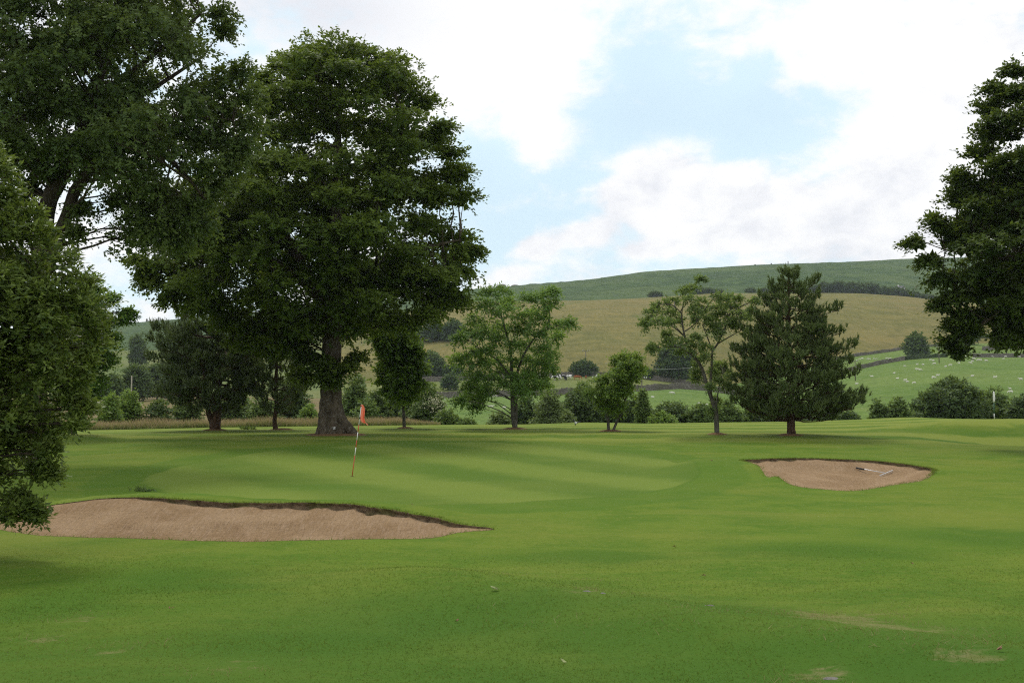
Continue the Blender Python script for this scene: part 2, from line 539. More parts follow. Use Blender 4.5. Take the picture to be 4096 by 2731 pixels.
# ------------------------------------------------------------------ ground materials
def lawn_mat():
    m, N = new_mat('mown lawn')
    co = N.n('ShaderNodeTexCoord').outputs['Object']
    flat = N.vmath('MULTIPLY', co, (1, 1, 0))
    big = N.noise(flat, 0.16, 4, 0.6, 0.4)
    streak = N.noise(N.vmath('MULTIPLY', flat, (0.35, 1.0, 0)), 0.55, 5, 0.62, 0.7)
    lush_shade = N.n('ShaderNodeAttribute', dict(attribute_name='lush_shade')).outputs['Fac']
    mid = N.noise(flat, 0.75, 5, 0.6, 0.5)
    fine = N.noise(flat, 7.0, 6, 0.7)
    grain = N.noise(flat, 24.0, 5, 0.75, 0.3)
    blade = N.noise(N.vmath('MULTIPLY', flat, (1.0, 0.6, 0)), 70.0, 3, 0.7)
    c = N.mix(N.ramp(mid, 0.34, 0.66), (0.073, 0.138, 0.012), (0.114, 0.170, 0.018))
    c = N.mix(N.math('MULTIPLY', N.ramp(big, 0.45, 0.68), 0.7), c, (0.153, 0.183, 0.027))
    c = N.mix(N.math('MULTIPLY', N.ramp(fine, 0.48, 0.70), 0.45), c, (0.174, 0.187, 0.037))
    c = N.mix(N.math('MULTIPLY', N.ramp(fine, 0.50, 0.30), 0.40), c, (0.049, 0.110, 0.009))
    c = N.mix(N.math('MULTIPLY', N.ramp(streak, 0.50, 0.70), 0.5), c, (0.169, 0.187, 0.034))
    lm = N.ramp(N.math('ADD', N.math('MULTIPLY', lush_shade, 0.30), N.math('ADD', N.math('MULTIPLY', mid, 0.6), N.math('MULTIPLY', fine, 0.4))), 0.56, 0.80)
    c = N.mix(N.math('MULTIPLY', lm, 0.75), c, (0.045, 0.110, 0.009))  # deep green of longer turf and of the painted slope shade
    c = N.mix(N.math('MULTIPLY', N.ramp(grain, 0.52, 0.72), 0.42), c, (0.175, 0.205, 0.040))
    c = N.mix(N.math('MULTIPLY', N.ramp(grain, 0.48, 0.30), 0.38), c, (0.040, 0.092, 0.010))
    # turf colour darkened towards the camera, standing in for foreground shade
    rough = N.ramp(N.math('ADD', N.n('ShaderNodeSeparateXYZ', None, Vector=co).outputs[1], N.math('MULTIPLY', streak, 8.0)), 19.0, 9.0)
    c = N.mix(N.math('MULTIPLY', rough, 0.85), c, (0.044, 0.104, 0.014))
    # putting surface: finer, mown in bands
    s = N.n('ShaderNodeSeparateXYZ', None, Vector=co)
    X, Y = s.outputs[0], s.outputs[1]
    wob = N.math('MULTIPLY', N.math('SUBTRACT', big, 0.5), 0.35)
    ex = N.math('DIVIDE', N.math('ADD', X, 2.6), 8.4)
    ey = N.math('DIVIDE', N.math('SUBTRACT', Y, 37.0), 14.0)
    e = N.math('ADD', N.math('ADD', N.math('MULTIPLY', ex, ex), N.math('MULTIPLY', ey, ey)), wob)
    green = N.ramp(e, 1.03, 0.97)
    fringe = N.math('MULTIPLY', N.ramp(e, 1.42, 1.36), N.ramp(e, 0.97, 1.03))
    band = N.math('SINE', N.math('MULTIPLY', N.math('ADD', N.math('MULTIPLY', X, 0.88), N.math('MULTIPLY', Y, 0.475)), 2 * math.pi / 5.3))
    band = N.ramp(N.math('ADD', band, N.math('MULTIPLY', N.math('SUBTRACT', mid, 0.5), 1.2)), -0.8, 0.8)
    gc = N.mix(band, (0.078, 0.136, 0.017), (0.140, 0.192, 0.032))
    gc = N.mix(N.math('MULTIPLY', N.ramp(big, 0.35, 0.7), 0.35), gc, (0.162, 0.198, 0.037))
    c = N.mix(N.math('MULTIPLY', fringe, 0.55), c, (0.068, 0.134, 0.013))
    c = N.mix(N.math('MULTIPLY', green, 0.88), c, gc)
    rim = N.math('MULTIPLY', N.ramp(e, 0.985, 1.0), N.ramp(e, 1.03, 1.01))
    c = N.mix(N.math('MULTIPLY', rim, 0.22), c, (0.041, 0.094, 0.009))
    # fairway bands run across beyond the green
    fb = N.math('SINE', N.math('MULTIPLY', N.math('ADD', Y, N.math('MULTIPLY', X, 0.10)), 2 * math.pi / 5.2))
    back = N.math('MULTIPLY', N.ramp(Y, 48, 54), N.math('SUBTRACT', 1.0, green))
    fbm = N.ramp(N.math('ADD', fb, N.math('MULTIPLY', N.math('SUBTRACT', mid, 0.5), 3.0)), -0.6, 0.6)
    c = N.mix(N.math('MULTIPLY', N.math('MULTIPLY', fbm, back), 0.85), c, (0.190, 0.223, 0.039))
    # worn, dry turf
    dry = N.n('ShaderNodeAttribute', dict(attribute_name='dry')).outputs['Fac']
    dn = N.noise(N.vmath('MULTIPLY', flat, (0.8, 1.2, 0)), 3.2, 7, 0.72, 0.6)
    dm = N.ramp(N.math('ADD', N.math('MULTIPLY', dry, 0.42), N.math('SUBTRACT', dn, 0.78)), 0.0, 0.16)
    c = N.mix(N.math('MULTIPLY', dm, 0.50), c, N.mix(N.ramp(fine, 0.35, 0.65), (0.174, 0.153, 0.058), (0.255, 0.195, 0.110)))
    c = N.mix(N.math('MULTIPLY', N.ramp(blade, 0.3, 0.7), 0.15), c, (0.036, 0.074, 0.009))
    h = N.math('ADD', N.math('MULTIPLY', blade, 0.6), N.math('MULTIPLY', fine, 1.0))
    finish(N, c, 0.9, 0.04, h, 0.02, 0.3)
    return m


def sand_mat():
    m, N = new_mat('bunker sand')
    co = N.n('ShaderNodeTexCoord').outputs['Object']
    n1 = N.noise(co, 0.9, 5, 0.6, 0.5)
    n2 = N.noise(co, 9.0, 6, 0.7)
    n3 = N.noise(co, 90.0, 3, 0.6)
    rk = N.noise(N.vmath('MULTIPLY', co, (9.0, 1.2, 1.0)), 2.6, 3, 0.6, 0.6)
    c = N.mix(N.ramp(n1, 0.32, 0.68), (0.285, 0.186, 0.100), (0.372, 0.255, 0.148))
    c = N.mix(N.math('MULTIPLY', N.ramp(n2, 0.50, 0.72), 0.4), c, (0.230, 0.140, 0.082))
    c = N.mix(N.math('MULTIPLY', N.ramp(n3, 0.55, 0.75), 0.2), c, (0.190, 0.115, 0.070))
    damp = N.noise(co, 0.35, 4, 0.6, 0.8)
    c = N.mix(N.math('MULTIPLY', N.ramp(damp, 0.50, 0.66), 0.25), c, (0.215, 0.140, 0.078))
    clod = N.n('ShaderNodeTexVoronoi', None, Vector=co, Scale=2.6, Randomness=1.0)
    c = N.mix(N.math('MULTIPLY', N.ramp(clod.outputs['Distance'], 0.10, 0.05), 0.35), c, (0.120, 0.078, 0.045))
    c = N.mix(N.math('MULTIPLY', N.ramp(rk, 0.45, 0.65), 0.35), c, (0.430, 0.310, 0.215))
    h = N.math('ADD', N.math('ADD', N.math('MULTIPLY', n2, 1.0), N.math('MULTIPLY', rk, 0.8)), N.math('MULTIPLY', n3, 0.25))
    finish(N, c, 0.95, 0.03, h, 0.09, 0.9)
    return m


def earth_mat():
    m, N = new_mat('bunker lip earth')
    co = N.n('ShaderNodeTexCoord').outputs['Object']
    n = N.noise(N.vmath('MULTIPLY', co, (1, 1, 1.6)), 9.0, 6, 0.7, 0.5)
    n2 = N.noise(co, 2.0, 3, 0.5)
    c = N.mix(N.ramp(n, 0.3, 0.7), (0.080, 0.056, 0.034), (0.205, 0.148, 0.090))
    c = N.mix(N.math('MULTIPLY', N.ramp(n2, 0.5, 0.65), 0.5), c, (0.075, 0.085, 0.020))
    finish(N, c, 0.95, 0.05, n, 0.05, 0.9)
    return m


def field_mat(name, cols, scales=(0.02, 0.12, 0.7), bump=0.4, rows=None, dots=0.0):
    """pasture seen from afar: cols = dark, main, light, odd patch"""
    m, N = new_mat(name)
    co = N.n('ShaderNodeTexCoord').outputs['Object']
    a = N.noise(co, scales[0], 5, 0.6, 0.6)
    b = N.noise(co, scales[1], 5, 0.62, 0.5)
    d = N.noise(co, scales[2], 4, 0.65)
    c = N.mix(N.ramp(b, 0.34, 0.66), cols[0], cols[1])
    c = N.mix(N.math('MULTIPLY', N.ramp(a, 0.42, 0.66), 0.75), c, cols[2])
    c = N.mix(N.math('MULTIPLY', N.ramp(N.noise(co, scales[0] * 2.3, 4, 0.6, 1.0), 0.56, 0.70), 0.6), c, cols[3])
    c = N.mix(N.math('MULTIPLY', N.ramp(d, 0.5, 0.75), 0.4), c, cols[0])
    e = N.noise(N.vmath('MULTIPLY', co, (0.4, 1.0, 1.0)), scales[1] * 1.8, 6, 0.7, 0.8)
    c = N.mix(N.math('MULTIPLY', N.ramp(e, 0.48, 0.70), 0.55), c, tuple(0.72 * q for q in cols[0]))
    if dots:
        v = N.n('ShaderNodeTexVoronoi', None, Vector=co, Scale=0.6)
        c = N.mix(N.math('MULTIPLY', N.ramp(v.outputs['Distance'], 0.16, 0.08), dots), c, (0.55, 0.55, 0.40))
    g = N.noise(N.vmath('MULTIPLY', co, (1.0, 0.22, 0.22)), scales[2] * 1.3, 4, 0.7, 0.4)
    c = N.mix(N.math('MULTIPLY', N.ramp(g, 0.50, 0.68), 0.50), c, tuple(0.66 * q for q in cols[0]))
    c = N.mix(N.math('MULTIPLY', N.ramp(g, 0.46, 0.30), 0.40), c, tuple(min(1, 1.25 * q) for q in cols[2]))
    h = N.math('ADD', N.math('MULTIPLY', b, 1.5), N.math('ADD', d, g))
    finish(N, c, 0.9, 0.05, h, bump, 0.7)
    return m


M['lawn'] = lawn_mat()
M['sand'] = sand_mat()
M['earth'] = earth_mat()
M['sheep_field'] = field_mat('sheep pasture', ((0.078, 0.138, 0.024), (0.112, 0.172, 0.032), (0.128, 0.182, 0.040), (0.155, 0.178, 0.050)), (0.012, 0.09, 0.6), 0.3, None, 0.5)
M['cow_field'] = field_mat('cow pasture', ((0.105, 0.135, 0.034), (0.135, 0.160, 0.045), (0.165, 0.175, 0.055), (0.185, 0.165, 0.065)), (0.015, 0.1, 0.6), 0.3)
M['hay'] = field_mat('rough hill pasture', ((0.112, 0.112, 0.030), (0.164, 0.146, 0.042), (0.190, 0.148, 0.050), (0.090, 0.116, 0.030)), (0.008, 0.05, 0.35), 0.6)
M['moor'] = field_mat('bracken moor', ((0.028, 0.062, 0.018), (0.066, 0.110, 0.032), (0.090, 0.128, 0.040), (0.038, 0.064, 0.026)), (0.006, 0.05, 0.25), 2.5)
M['left_field'] = field_mat('upland fields', ((0.085, 0.120, 0.030), (0.125, 0.160, 0.042), (0.165, 0.165, 0.060), (0.075, 0.115, 0.028)), (0.012, 0.08, 0.5), 0.4)
M['meadow'] = field_mat('reddish meadow', ((0.130, 0.105, 0.045), (0.200, 0.140, 0.078), (0.135, 0.140, 0.042), (0.100, 0.135, 0.032)), (0.05, 0.3, 1.2), 0.3)


def wall_mat():
    m, N = new_mat('dry stone')
    co = N.n('ShaderNodeTexCoord').outputs['Object']
    v = N.n('ShaderNodeTexVoronoi', None, Vector=N.vmath('MULTIPLY', co, (1, 1, 1.9)), Scale=2.6)
    n = N.noise(co, 0.35, 4, 0.6)
    c = N.mix(N.n('ShaderNodeSeparateColor', None, Color=v.outputs['Color']).outputs[0], (0.085, 0.074, 0.062), (0.200, 0.178, 0.150))
    c = N.mix(N.math('MULTIPLY', N.ramp(n, 0.45, 0.65), 0.5), c, (0.085, 0.088, 0.050))
    finish(N, c, 0.95, 0.05, v.outputs['Distance'], 0.1, 0.8)
    return m


M['wall'] = wall_mat()

# ------------------------------------------------------------------ the lawn, cut out round the bunkers
def cdt(points, loops):
    co = [Vector((float(a), float(b))) for a, b in points]
    edges = []
    for lp in loops:
        s = len(co)
        co += [Vector((float(p[0]), float(p[1]))) for p in lp]
        edges += [(s + i, s + (i + 1) % len(lp)) for i in range(len(lp))]
    v, _, f, *_r = geometry.delaunay_2d_cdt(co, edges, [], 0, 1e-5)
    return np.array([(q.x, q.y) for q in v]), [tuple(t) for t in f]


pts = []
y = -30.0
row = 0
while y < 90.5:
    step = 1.5 if y < 4 else max(0.16, 0.0135 * y)
    hwid = 26 if y < 4 else max(26.0, 0.62 * y + 9)
    if 4 <= y < 30:
        xs = np.concatenate([np.arange(-26, -0.62 * y - 2, 1.2), np.arange(-0.62 * y - 2, 0.62 * y + 2, step), np.arange(0.62 * y + 2.2, 26, 1.2)])
    else:
        xs = np.arange(-hwid, hwid, step * (1.0 if y < 4 else 1.25))
    for x in xs:
        pts.append((x + (row % 2) * step * 0.5, y))
    y += step if y < 30 else step * 1.3
    row += 1
pts = np.array(pts)
keep = np.ones(len(pts), bool)
for lp in (B1_loop, B2_loop):
    keep &= ~in_poly(pts[:, 0], pts[:, 1], lp)
    near = (np.abs(pts[:, 1] - lp[:, 1].mean()) < 9) & keep
    idx = np.where(near)[0]
    keep[idx[edge_dist(pts[idx, 0], pts[idx, 1], lp) < 0.06]] = False
V2, T2 = cdt(pts[keep], (B1_loop, B2_loop))
T2 = np.array([t for t in T2 if len(t) == 3], int)
cen = V2[T2].mean(1)
ok = ~in_poly(cen[:, 0], cen[:, 1], B1_loop) & ~in_poly(cen[:, 0], cen[:, 1], B2_loop)
T2 = T2[ok]


def dry_at(x, y):
    """where the turf is worn: along the hump and round the bunker lip"""
    px = [(2250, 2330), (2600, 2400), (3000, 2440), (3350, 2470), (3700, 2530), (4096, 2590), (4500, 2640)]
    d = np.zeros(len(x))
    line = [hit(a, b, base_z) for a, b in px]
    for p, q in zip(line[:-1], line[1:]):
        ex, ey = q[0] - p[0], q[1] - p[1]
        t = np.clip(((x - p[0]) * ex + (y - p[1]) * ey) / (ex * ex + ey * ey), 0, 1)
        dd = (x - p[0] - t * ex) ** 2 + (y - p[1] - t * ey) ** 2
        d = np.maximum(d, np.exp(-dd / 0.75))
    d = d * np.clip(0.62 + 1.1 * vnoise(x * 0.8 + 3, y * 1.1, 44) + 0.5 * vnoise(x * 2.1, y * 2.6, 45), 0, 1)
    for a, b, r in ((2350, 2365, 0.35), (900, 1995, 0.7), (300, 2480, 0.3), (3300, 2700, 0.35), (3900, 2620, 0.5), (480, 2600, 0.3), (940, 2660, 0.3), (200, 2555, 0.25)):
        p = hit(a, b, base_z)
        d = np.maximum(d, 0.9 * np.exp(-((x - p[0]) ** 2 + (y - p[1]) ** 2) / (r * r)))
    return d


def lush_shade_at(x, y):
    """longer, deeper green turf, plus painted shade on the hump slope and right bank"""
    d = np.zeros(len(x))
    for a, b, rx, ry in ((2500, 2560, 1.1, 0.9), (3100, 2600, 0.9, 0.6), (3700, 2650, 0.9, 0.5), (1800, 2480, 1.2, 1.2), (2900, 2680, 1.0, 0.6), (700, 2330, 1.6, 1.6), (250, 2400, 1.0, 1.6), (1300, 2560, 1.2, 0.8), (2350, 2230, 1.6, 1.0), (3300, 2200, 2.0, 1.2), (4000, 2150, 2.0, 2.0), (3800, 1762, 4.5, 3.5), (4100, 1770, 4.5, 4.0)):
        p = hit(a, b, base_z)
        d = np.maximum(d, np.exp(-((x - p[0]) / rx) ** 2 - ((y - p[1]) / ry) ** 2))
    return d


VZ = ground(V2[:, 0], V2[:, 1])
lawn_me = np_mesh('lawn', np.column_stack([V2, VZ]), T2, {'dry': dry_at(V2[:, 0], V2[:, 1]), 'lush_shade': lush_shade_at(V2[:, 0], V2[:, 1])})
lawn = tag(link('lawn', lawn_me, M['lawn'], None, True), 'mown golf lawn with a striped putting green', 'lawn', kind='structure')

for name, loop, bowl, lab in (('sand_bunker', B1_loop, 0.20, 'long pale sand bunker with dark earth lip in front of the putting green'),
                              ('sand_bunker', B2_loop, 0.28, 'smaller reddish sand bunker with a rake lying in it')):
    x0, y0 = loop[:, :2].min(0)
    x1, y1 = loop[:, :2].max(0)
    st = 0.11 if bowl < 0.25 else 0.13
    gx, gy = np.meshgrid(np.arange(x0, x1, st), np.arange(y0, y1, st))
    gp = np.column_stack([gx.ravel(), gy.ravel()])
    k = in_poly(gp[:, 0], gp[:, 1], loop)
    gp = gp[k]
    gp = gp[edge_dist(gp[:, 0], gp[:, 1], loop) > 0.05]
    v2, t2 = cdt(gp, (loop,))
    t2 = np.array([t for t in t2 if len(t) == 3], int)
    c2 = v2[t2].mean(1)
    t2 = t2[in_poly(c2[:, 0], c2[:, 1], loop)]
    me = np_mesh(name, np.column_stack([v2, sand(v2[:, 0], v2[:, 1], loop, bowl)]), t2)
    so = tag(link(name, me, M['sand'], None, True), lab, 'bunker', kind='structure')
    # the earth face under the turf edge
    n = len(loop)
    gz = ground(loop[:, 0], loop[:, 1])
    cx, cy = loop[:, 0].mean(), loop[:, 1].mean()
    inw = unit(np.column_stack([cx - loop[:, 0], 2.0 * (cy - loop[:, 1])]))
    rows = []
    r = np.random.RandomState(4)
    for t, push in ((0.0, 0.0), (0.0, 0.025), (0.30, 0.005), (0.6, 0.0), (0.85, 0.02), (1.15, 0.05), (1.2, 0.07)):
        jit = r.uniform(-1, 1, n) * 0.35 * np.minimum(loop[:, 3], 0.08)
        off = (push + (jit if 0 < t < 1 else 0) * 1.0) * np.clip(loop[:, 3] * 10, 0, 1)
        rows.append(np.column_stack([loop[:, 0] + inw[:, 0] * off, loop[:, 1] + inw[:, 1] * off, gz + (0.004 if t == 0 else 0) - t * loop[:, 3] - (0.16 if t == 1.2 else 0.0)]))
    Vv = np.concatenate(rows)
    fs = np.array([(a * n + i, a * n + (i + 1) % n, (a + 1) * n + (i + 1) % n, (a + 1) * n + i) for a in range(len(rows) - 1) for i in range(n)])
    link('lip', np_mesh('lip', Vv, fs), M['earth'], so)

# ------------------------------------------------------------------ the valley side beyond
B_P = np.array([-3000, -800, 0, 450, 800, 1150, 1400, 1690, 1900, 2150, 2380, 2576, 2719, 2826, 2950, 3100, 3200, 3352, 3430, 3530, 3620, 3700, 3797, 3900, 4096, 4600, 6500])
B1_y = np.array([1600, 1600, 1590, 1585, 1585, 1590, 1596, 1592, 1588, 1580, 1572, 1562, 1554, 1562, 1580, 1568, 1540, 1498, 1478, 1457, 1442, 1434, 1427, 1428, 1428, 1430, 1440])
B2_y = np.array([1560, 1560, 1555, 1550, 1548, 1540, 1535, 1528, 1522, 1509, 1502, 1515, 1530, 1545, 1535, 1500, 1475, 1440, 1425, 1411, 1399, 1390, 1382, 1376, 1372, 1370, 1380])
B3_y = np.array([1430, 1430, 1425, 1405, 1395, 1370, 1320, 1228, 1207, 1205, 1200, 1192, 1186, 1178, 1175, 1172, 1171, 1172, 1175, 1182, 1190, 1200, 1211, 1222, 1250, 1280, 1330])
B4_y = np.array([1345, 1340, 1318, 1294, 1268, 1240, 1216, 1186, 1166, 1141, 1117, 1090, 1078, 1073, 1066, 1058, 1054, 1048, 1045, 1039, 1034, 1032, 1031, 1030, 1030, 1040, 1080])


def d1(p):
    return np.interp(p, [0, 2800, 3300, 4096, 6500], [300, 340, 390, 430, 430])


def d2(p):
    return np.interp(p, [0, 1690, 2719, 2826, 3352, 4096, 6500], [360, 400, 385, 372, 455, 520, 520])


def d3(p):
    return np.interp(p, [0, 800, 1690, 6500], [560, 600, 850, 850])


def d4(p):
    return np.interp(p, [0, 1690, 4096, 6500], [1150, 1350, 1500, 1500])


def _sm(y):
    return y


def strip_z(p, Y):
    """height of the far ground along column p at distance Y"""
    p = np.asarray(p, float)
    Y = np.asarray(Y, float)
    e0 = np.interp(p, _eP, _eY)
    ks = [np.full(p.shape, 80.0), np.full(p.shape, 90.0), np.full(p.shape, 160.0), d1(p), d2(p), d3(p), d4(p), d4(p) + 60, np.full(p.shape, 2600.0)]
    low = np.interp(p, [0, 1000, 1400, 1800, 3200, 3600, 4400], [1668, 1668, 1684, 1688, 1684, 1665, 1660])
    zs = [pix_z(e0 + 26, ks[0]), pix_z(e0 + 24, ks[1]), pix_z(low, ks[2]), pix_z(np.interp(p, B_P, B1_y), ks[3]), pix_z(np.interp(p, B_P, B2_y), ks[4]),
          pix_z(np.interp(p, B_P, B3_y), ks[5]), pix_z(np.interp(p, B_P, B4_y), ks[6]), pix_z(np.interp(p, B_P, B4_y), ks[6]) + 1.0, pix_z(np.interp(p, B_P, B4_y), ks[6]) - 60]
    z = np.where(Y <= ks[0], zs[0], zs[-1])
    for a in range(len(ks) - 1):
        t = (Y - ks[a]) / np.maximum(ks[a + 1] - ks[a], 1e-6)
        bulge = {4: 9.0, 5: 5.0}.get(a, 0.0)
        zz = zs[a] + (zs[a + 1] - zs[a]) * t + bulge * np.sin(math.pi * np.clip(t, 0, 1)) * np.clip((p - 1000) / 800, 0, 1)
        z = np.where((t >= 0) & (t <= 1), zz, z)
    amp = np.clip((Y - 100) / 400, 0, 2.2)
    x = (p - CX) / F * Y
    return z + amp * (0.35 * vnoise(x * 0.02, Y * 0.02, 21) + 0.12 * vnoise(x * 0.09, Y * 0.07, 22))


def far(x, Y):
    return strip_z(col_of(x, Y), Y)


def fan(name, plo, phi, ya, yb, rows, mat, label, step=24, over=0.0, rough=0.0):
    ps = np.linspace(plo, phi, int((phi - plo) / step) + 1)
    ts = np.linspace(0, 1, rows)
    Pg, Tg = np.meshgrid(ps, ts)
    a, b = ya(Pg), yb(Pg)
    Yg = a + (b - a) * Tg
    Zg = strip_z(Pg, Yg) + over
    X = (Pg - CX) / F * Yg
    if rough:
        Zg = Zg + rough * (0.9 * vnoise(X * 0.11, Yg * 0.11, 31) + 0.5 * vnoise(X * 0.31, Yg * 0.27, 32)) * np.minimum(1, 6 * Tg * (1.02 - Tg))
    n = len(ps)
    V = np.column_stack([X.ravel(), Yg.ravel(), Zg.ravel()])
    i, j = np.meshgrid(np.arange(rows - 1), np.arange(n - 1), indexing='ij')
    i, j = i.ravel(), j.ravel()
    Fc = np.column_stack([i * n + j, i * n + j + 1, (i + 1) * n + j + 1, (i + 1) * n + j])
    return tag(link(name, np_mesh(name, V, Fc), mat, None, True), label, 'field', kind='structure')


GRASSY = 1
cst = lambda v: (lambda p: np.full(np.shape(p), float(v)))
fan('meadow', -3000, 1322, cst(82), d1, 40, M['meadow'], 'reddish brown meadow behind the lawn')
fan('sheep_pasture', 1322, 6500, cst(82), d1, 46, M['sheep_field'], 'green pasture dotted with sheep')
fan('lower_pasture', -3000, 1322, d1, d2, 8, M['left_field'], 'pale pasture behind the trees')
fan('cow_pasture', 1322, 2840, d1, d2, 8, M['cow_field'], 'yellowish pasture where the cattle graze')
fan('upper_pasture', 2840, 6500, d1, d2, 12, M['sheep_field'], 'bright pasture below the white house')
fan('upland_fields', -3000, 1322, d2, d3, 24, M['left_field'], 'far green fields under the hill')
fan('hill_pasture', 1322, 6500, d2, d3, 50, M['hay'], 'wide tawny hill pasture')
fan('moor', -3000, 6500, d3, d4, 70, M['moor'], 'bracken covered moor along the skyline', 18, 0.0, 0.9)
fan('moor_top', -3000, 6500, d4, cst(2600), 6, M['moor'], 'top of the moor behind the ridge', 60)
# ------------------------------------------------------------------ trees and shrubs
def leaf_mesh(name, Pp, D, N, L, Wd, tint, mat, parent, origin, curl=0.15):
    """many small folded leaves, one rhombus each"""
    S = np.cross(D, N)
    L = L[:, None]
    Wd = Wd[:, None]
    Pp = Pp - origin
    mid = Pp + D * L * 0.42
    V = np.stack([Pp, mid + S * Wd * 0.5 - N * Wd * 0.08, Pp + D * L - N * L * curl, mid - S * Wd * 0.5 - N * Wd * 0.08], 1).reshape(-1, 3)
    Fc = np.arange(len(V), dtype=np.int32).reshape(-1, 4)
    return link(name, np_mesh(name, V, Fc, {'tint': np.repeat(np.clip(tint, 0, 1), 4)}), mat, parent)


def outline_fn(rows, Y):
    """crown outline given as image rows -> heights and left/right extents in metres at distance Y"""
    rows = sorted(rows, key=lambda r: -r[0])
    z = np.array([float(pix_z(r[0], Y)) for r in rows])
    xl = np.array([float(pix_x(r[1], r[0], Y)) for r in rows])
    xr = np.array([float(pix_x(r[2], r[0], Y)) for r in rows])
    return z, xl, xr


def sample_boughs(rng, rows, Y, nb, R, kd, shell, inset=0.65, need=None, maxdepth=None):
    z, xl, xr = outline_fn(rows, Y)
    zz = np.linspace(z[0], z[-1], 200)
    wd = np.interp(zz, z, xr - xl)
    cdf = np.cumsum(wd ** 1.5)
    cdf /= cdf[-1]
    pts = []
    tries = 0
    mind = R * 1.15
    while len(pts) < nb and tries < nb * 60:
        tries += 1
        h = np.interp(rng.rand(), cdf, zz)
        l, r = np.interp(h, z, xl), np.interp(h, z, xr)
        c, hw = 0.5 * (l + r), 0.5 * (r - l)
        hw2 = max(hw - inset * R, hw * 0.25)
        dp = hw * kd
        if maxdepth:
            dp = min(dp, maxdepth)
        q = rng.rand() ** (1.0 / shell)
        a = rng.uniform(0, 2 * math.pi)
        p = np.array((c + math.cos(a) * q * hw2, Y + math.sin(a) * q * max(dp - inset * R * 0.5, dp * 0.4), min(max(h, z[0] + R * 0.25), z[-1] - R * 0.35)))
        if need is not None and not need(p):
            continue
        if pts and np.min(np.sum((np.array(pts) - p) ** 2 * (1, 1, 1.6), 1)) < mind * mind:
            mind *= 0.9985
            continue
        pts.append(p)
    return np.array(pts)


def foliage(rng, C, R, axis, ns, nl, spray, leaf, flat=0.55, droop=0.1, up=0.75, outw=0.3, w=(0.7, 0.7, 0.45), flatspray=0.0, tsp=(0.45, 0.3, 0.25), dm=0.65):
    """leaf positions: boughs C of radius R carry ns sprays of nl leaves each"""
    nb = len(C)
    R = np.broadcast_to(np.asarray(R, float), (nb,))
    o = unit(C - axis(C))
    u = unit(rng.randn(nb, ns, 3)) * (rng.rand(nb, ns, 1) ** (1 / 2.4))
    u = u * (1 + 0.35 * rng.randn(nb, ns, 1) * (rng.rand(nb, ns, 1) < 0.25))
    dome = rng.rand(nb, ns) < dm
    rxy = np.minimum(np.hypot(u[..., 0], u[..., 1]), 1.0)
    u[..., 2] = np.where(dome, np.sqrt(1 - rxy ** 2 * 0.97) * rng.uniform(0.55, 1.05, (nb, ns)) - 0.25, u[..., 2])
    off = u * R[:, None, None] * np.array((1, 1, flat))
    B = C[:, None] + off
    d = o[:, None] * w[0] + unit(off) * w[1] + rng.randn(nb, ns, 3) * w[2]
    d[..., 2] = d[..., 2] * (1 - flatspray) - droop
    d = unit(d)
    sl = spray * rng.uniform(0.6, 1.3, (nb, ns, 1))
    side = unit(np.cross(d, np.array((0, 0, 1.0))) + 0.01)
    t = np.linspace(0.05, 1, nl)[None, None, :] + rng.uniform(-0.5, 0.5, (nb, ns, nl)) / nl
    sg = np.where(np.arange(nl) % 2 == 0, 1.0, -1.0)[None, None, :, None] * rng.uniform(0.4, 1.3, (nb, ns, nl, 1))
    Pp = B[:, :, None] + d[:, :, None] * (t[..., None] * sl[:, :, None]) + rng.randn(nb, ns, nl, 3) * leaf[0] * 0.30
    Pp[..., 2] -= 0.18 * (t ** 2) * sl[..., 0][..., None] * (1 + droop)
    D = unit(d[:, :, None] * 0.7 + side[:, :, None] * sg * 0.8 + rng.randn(nb, ns, nl, 3) * 0.35)
    Nn = np.array((0, 0, up)) + o[:, None, None] * outw + rng.randn(nb, ns, nl, 3) * (1.05 - up) * 0.9
    Nn = Nn - D * np.sum(Nn * D, -1, keepdims=True)
    Nn = unit(Nn)
    tint = tsp[0] * rng.rand(nb, ns, 1) + tsp[1] * rng.rand(nb, 1, 1) + tsp[2] * rng.rand(nb, ns, nl)
    L = leaf[0] * rng.uniform(0.65, 1.3, (nb, ns, nl))
    Wd = leaf[1] * rng.uniform(0.7, 1.25, (nb, ns, nl))
    f = lambda a: a.reshape(-1, 3)
    return f(Pp), f(D), f(Nn), L.ravel(), Wd.ravel(), tint.ravel(), B


def curve_pts(a, b, n, rng, sag=0.1, wob=0.05):
    t = np.linspace(0, 1, n)[:, None]
    p = a + (b - a) * t
    ln = np.linalg.norm(b - a)
    p[:, 2] += np.sin(t[:, 0] * math.pi) * sag * ln
    p[1:-1] += rng.randn(n - 2, 3) * wob * ln / n
    return p


def smooth_path(pts, k=4):
    pts = np.asarray(pts, float)
    out = []
    n = len(pts)
    for i in range(n - 1):
        p0, p1, p2, p3 = pts[max(i - 1, 0)], pts[i], pts[i + 1], pts[min(i + 2, n - 1)]
        for t in np.arange(k) / k:
            out.append(0.5 * (2 * p1 + (p2 - p0) * t + (2 * p0 - 5 * p1 + 4 * p2 - p3) * t * t + (3 * p1 - p0 - 3 * p2 + p3) * t ** 3))
    out.append(pts[-1])
    return np.array(out)


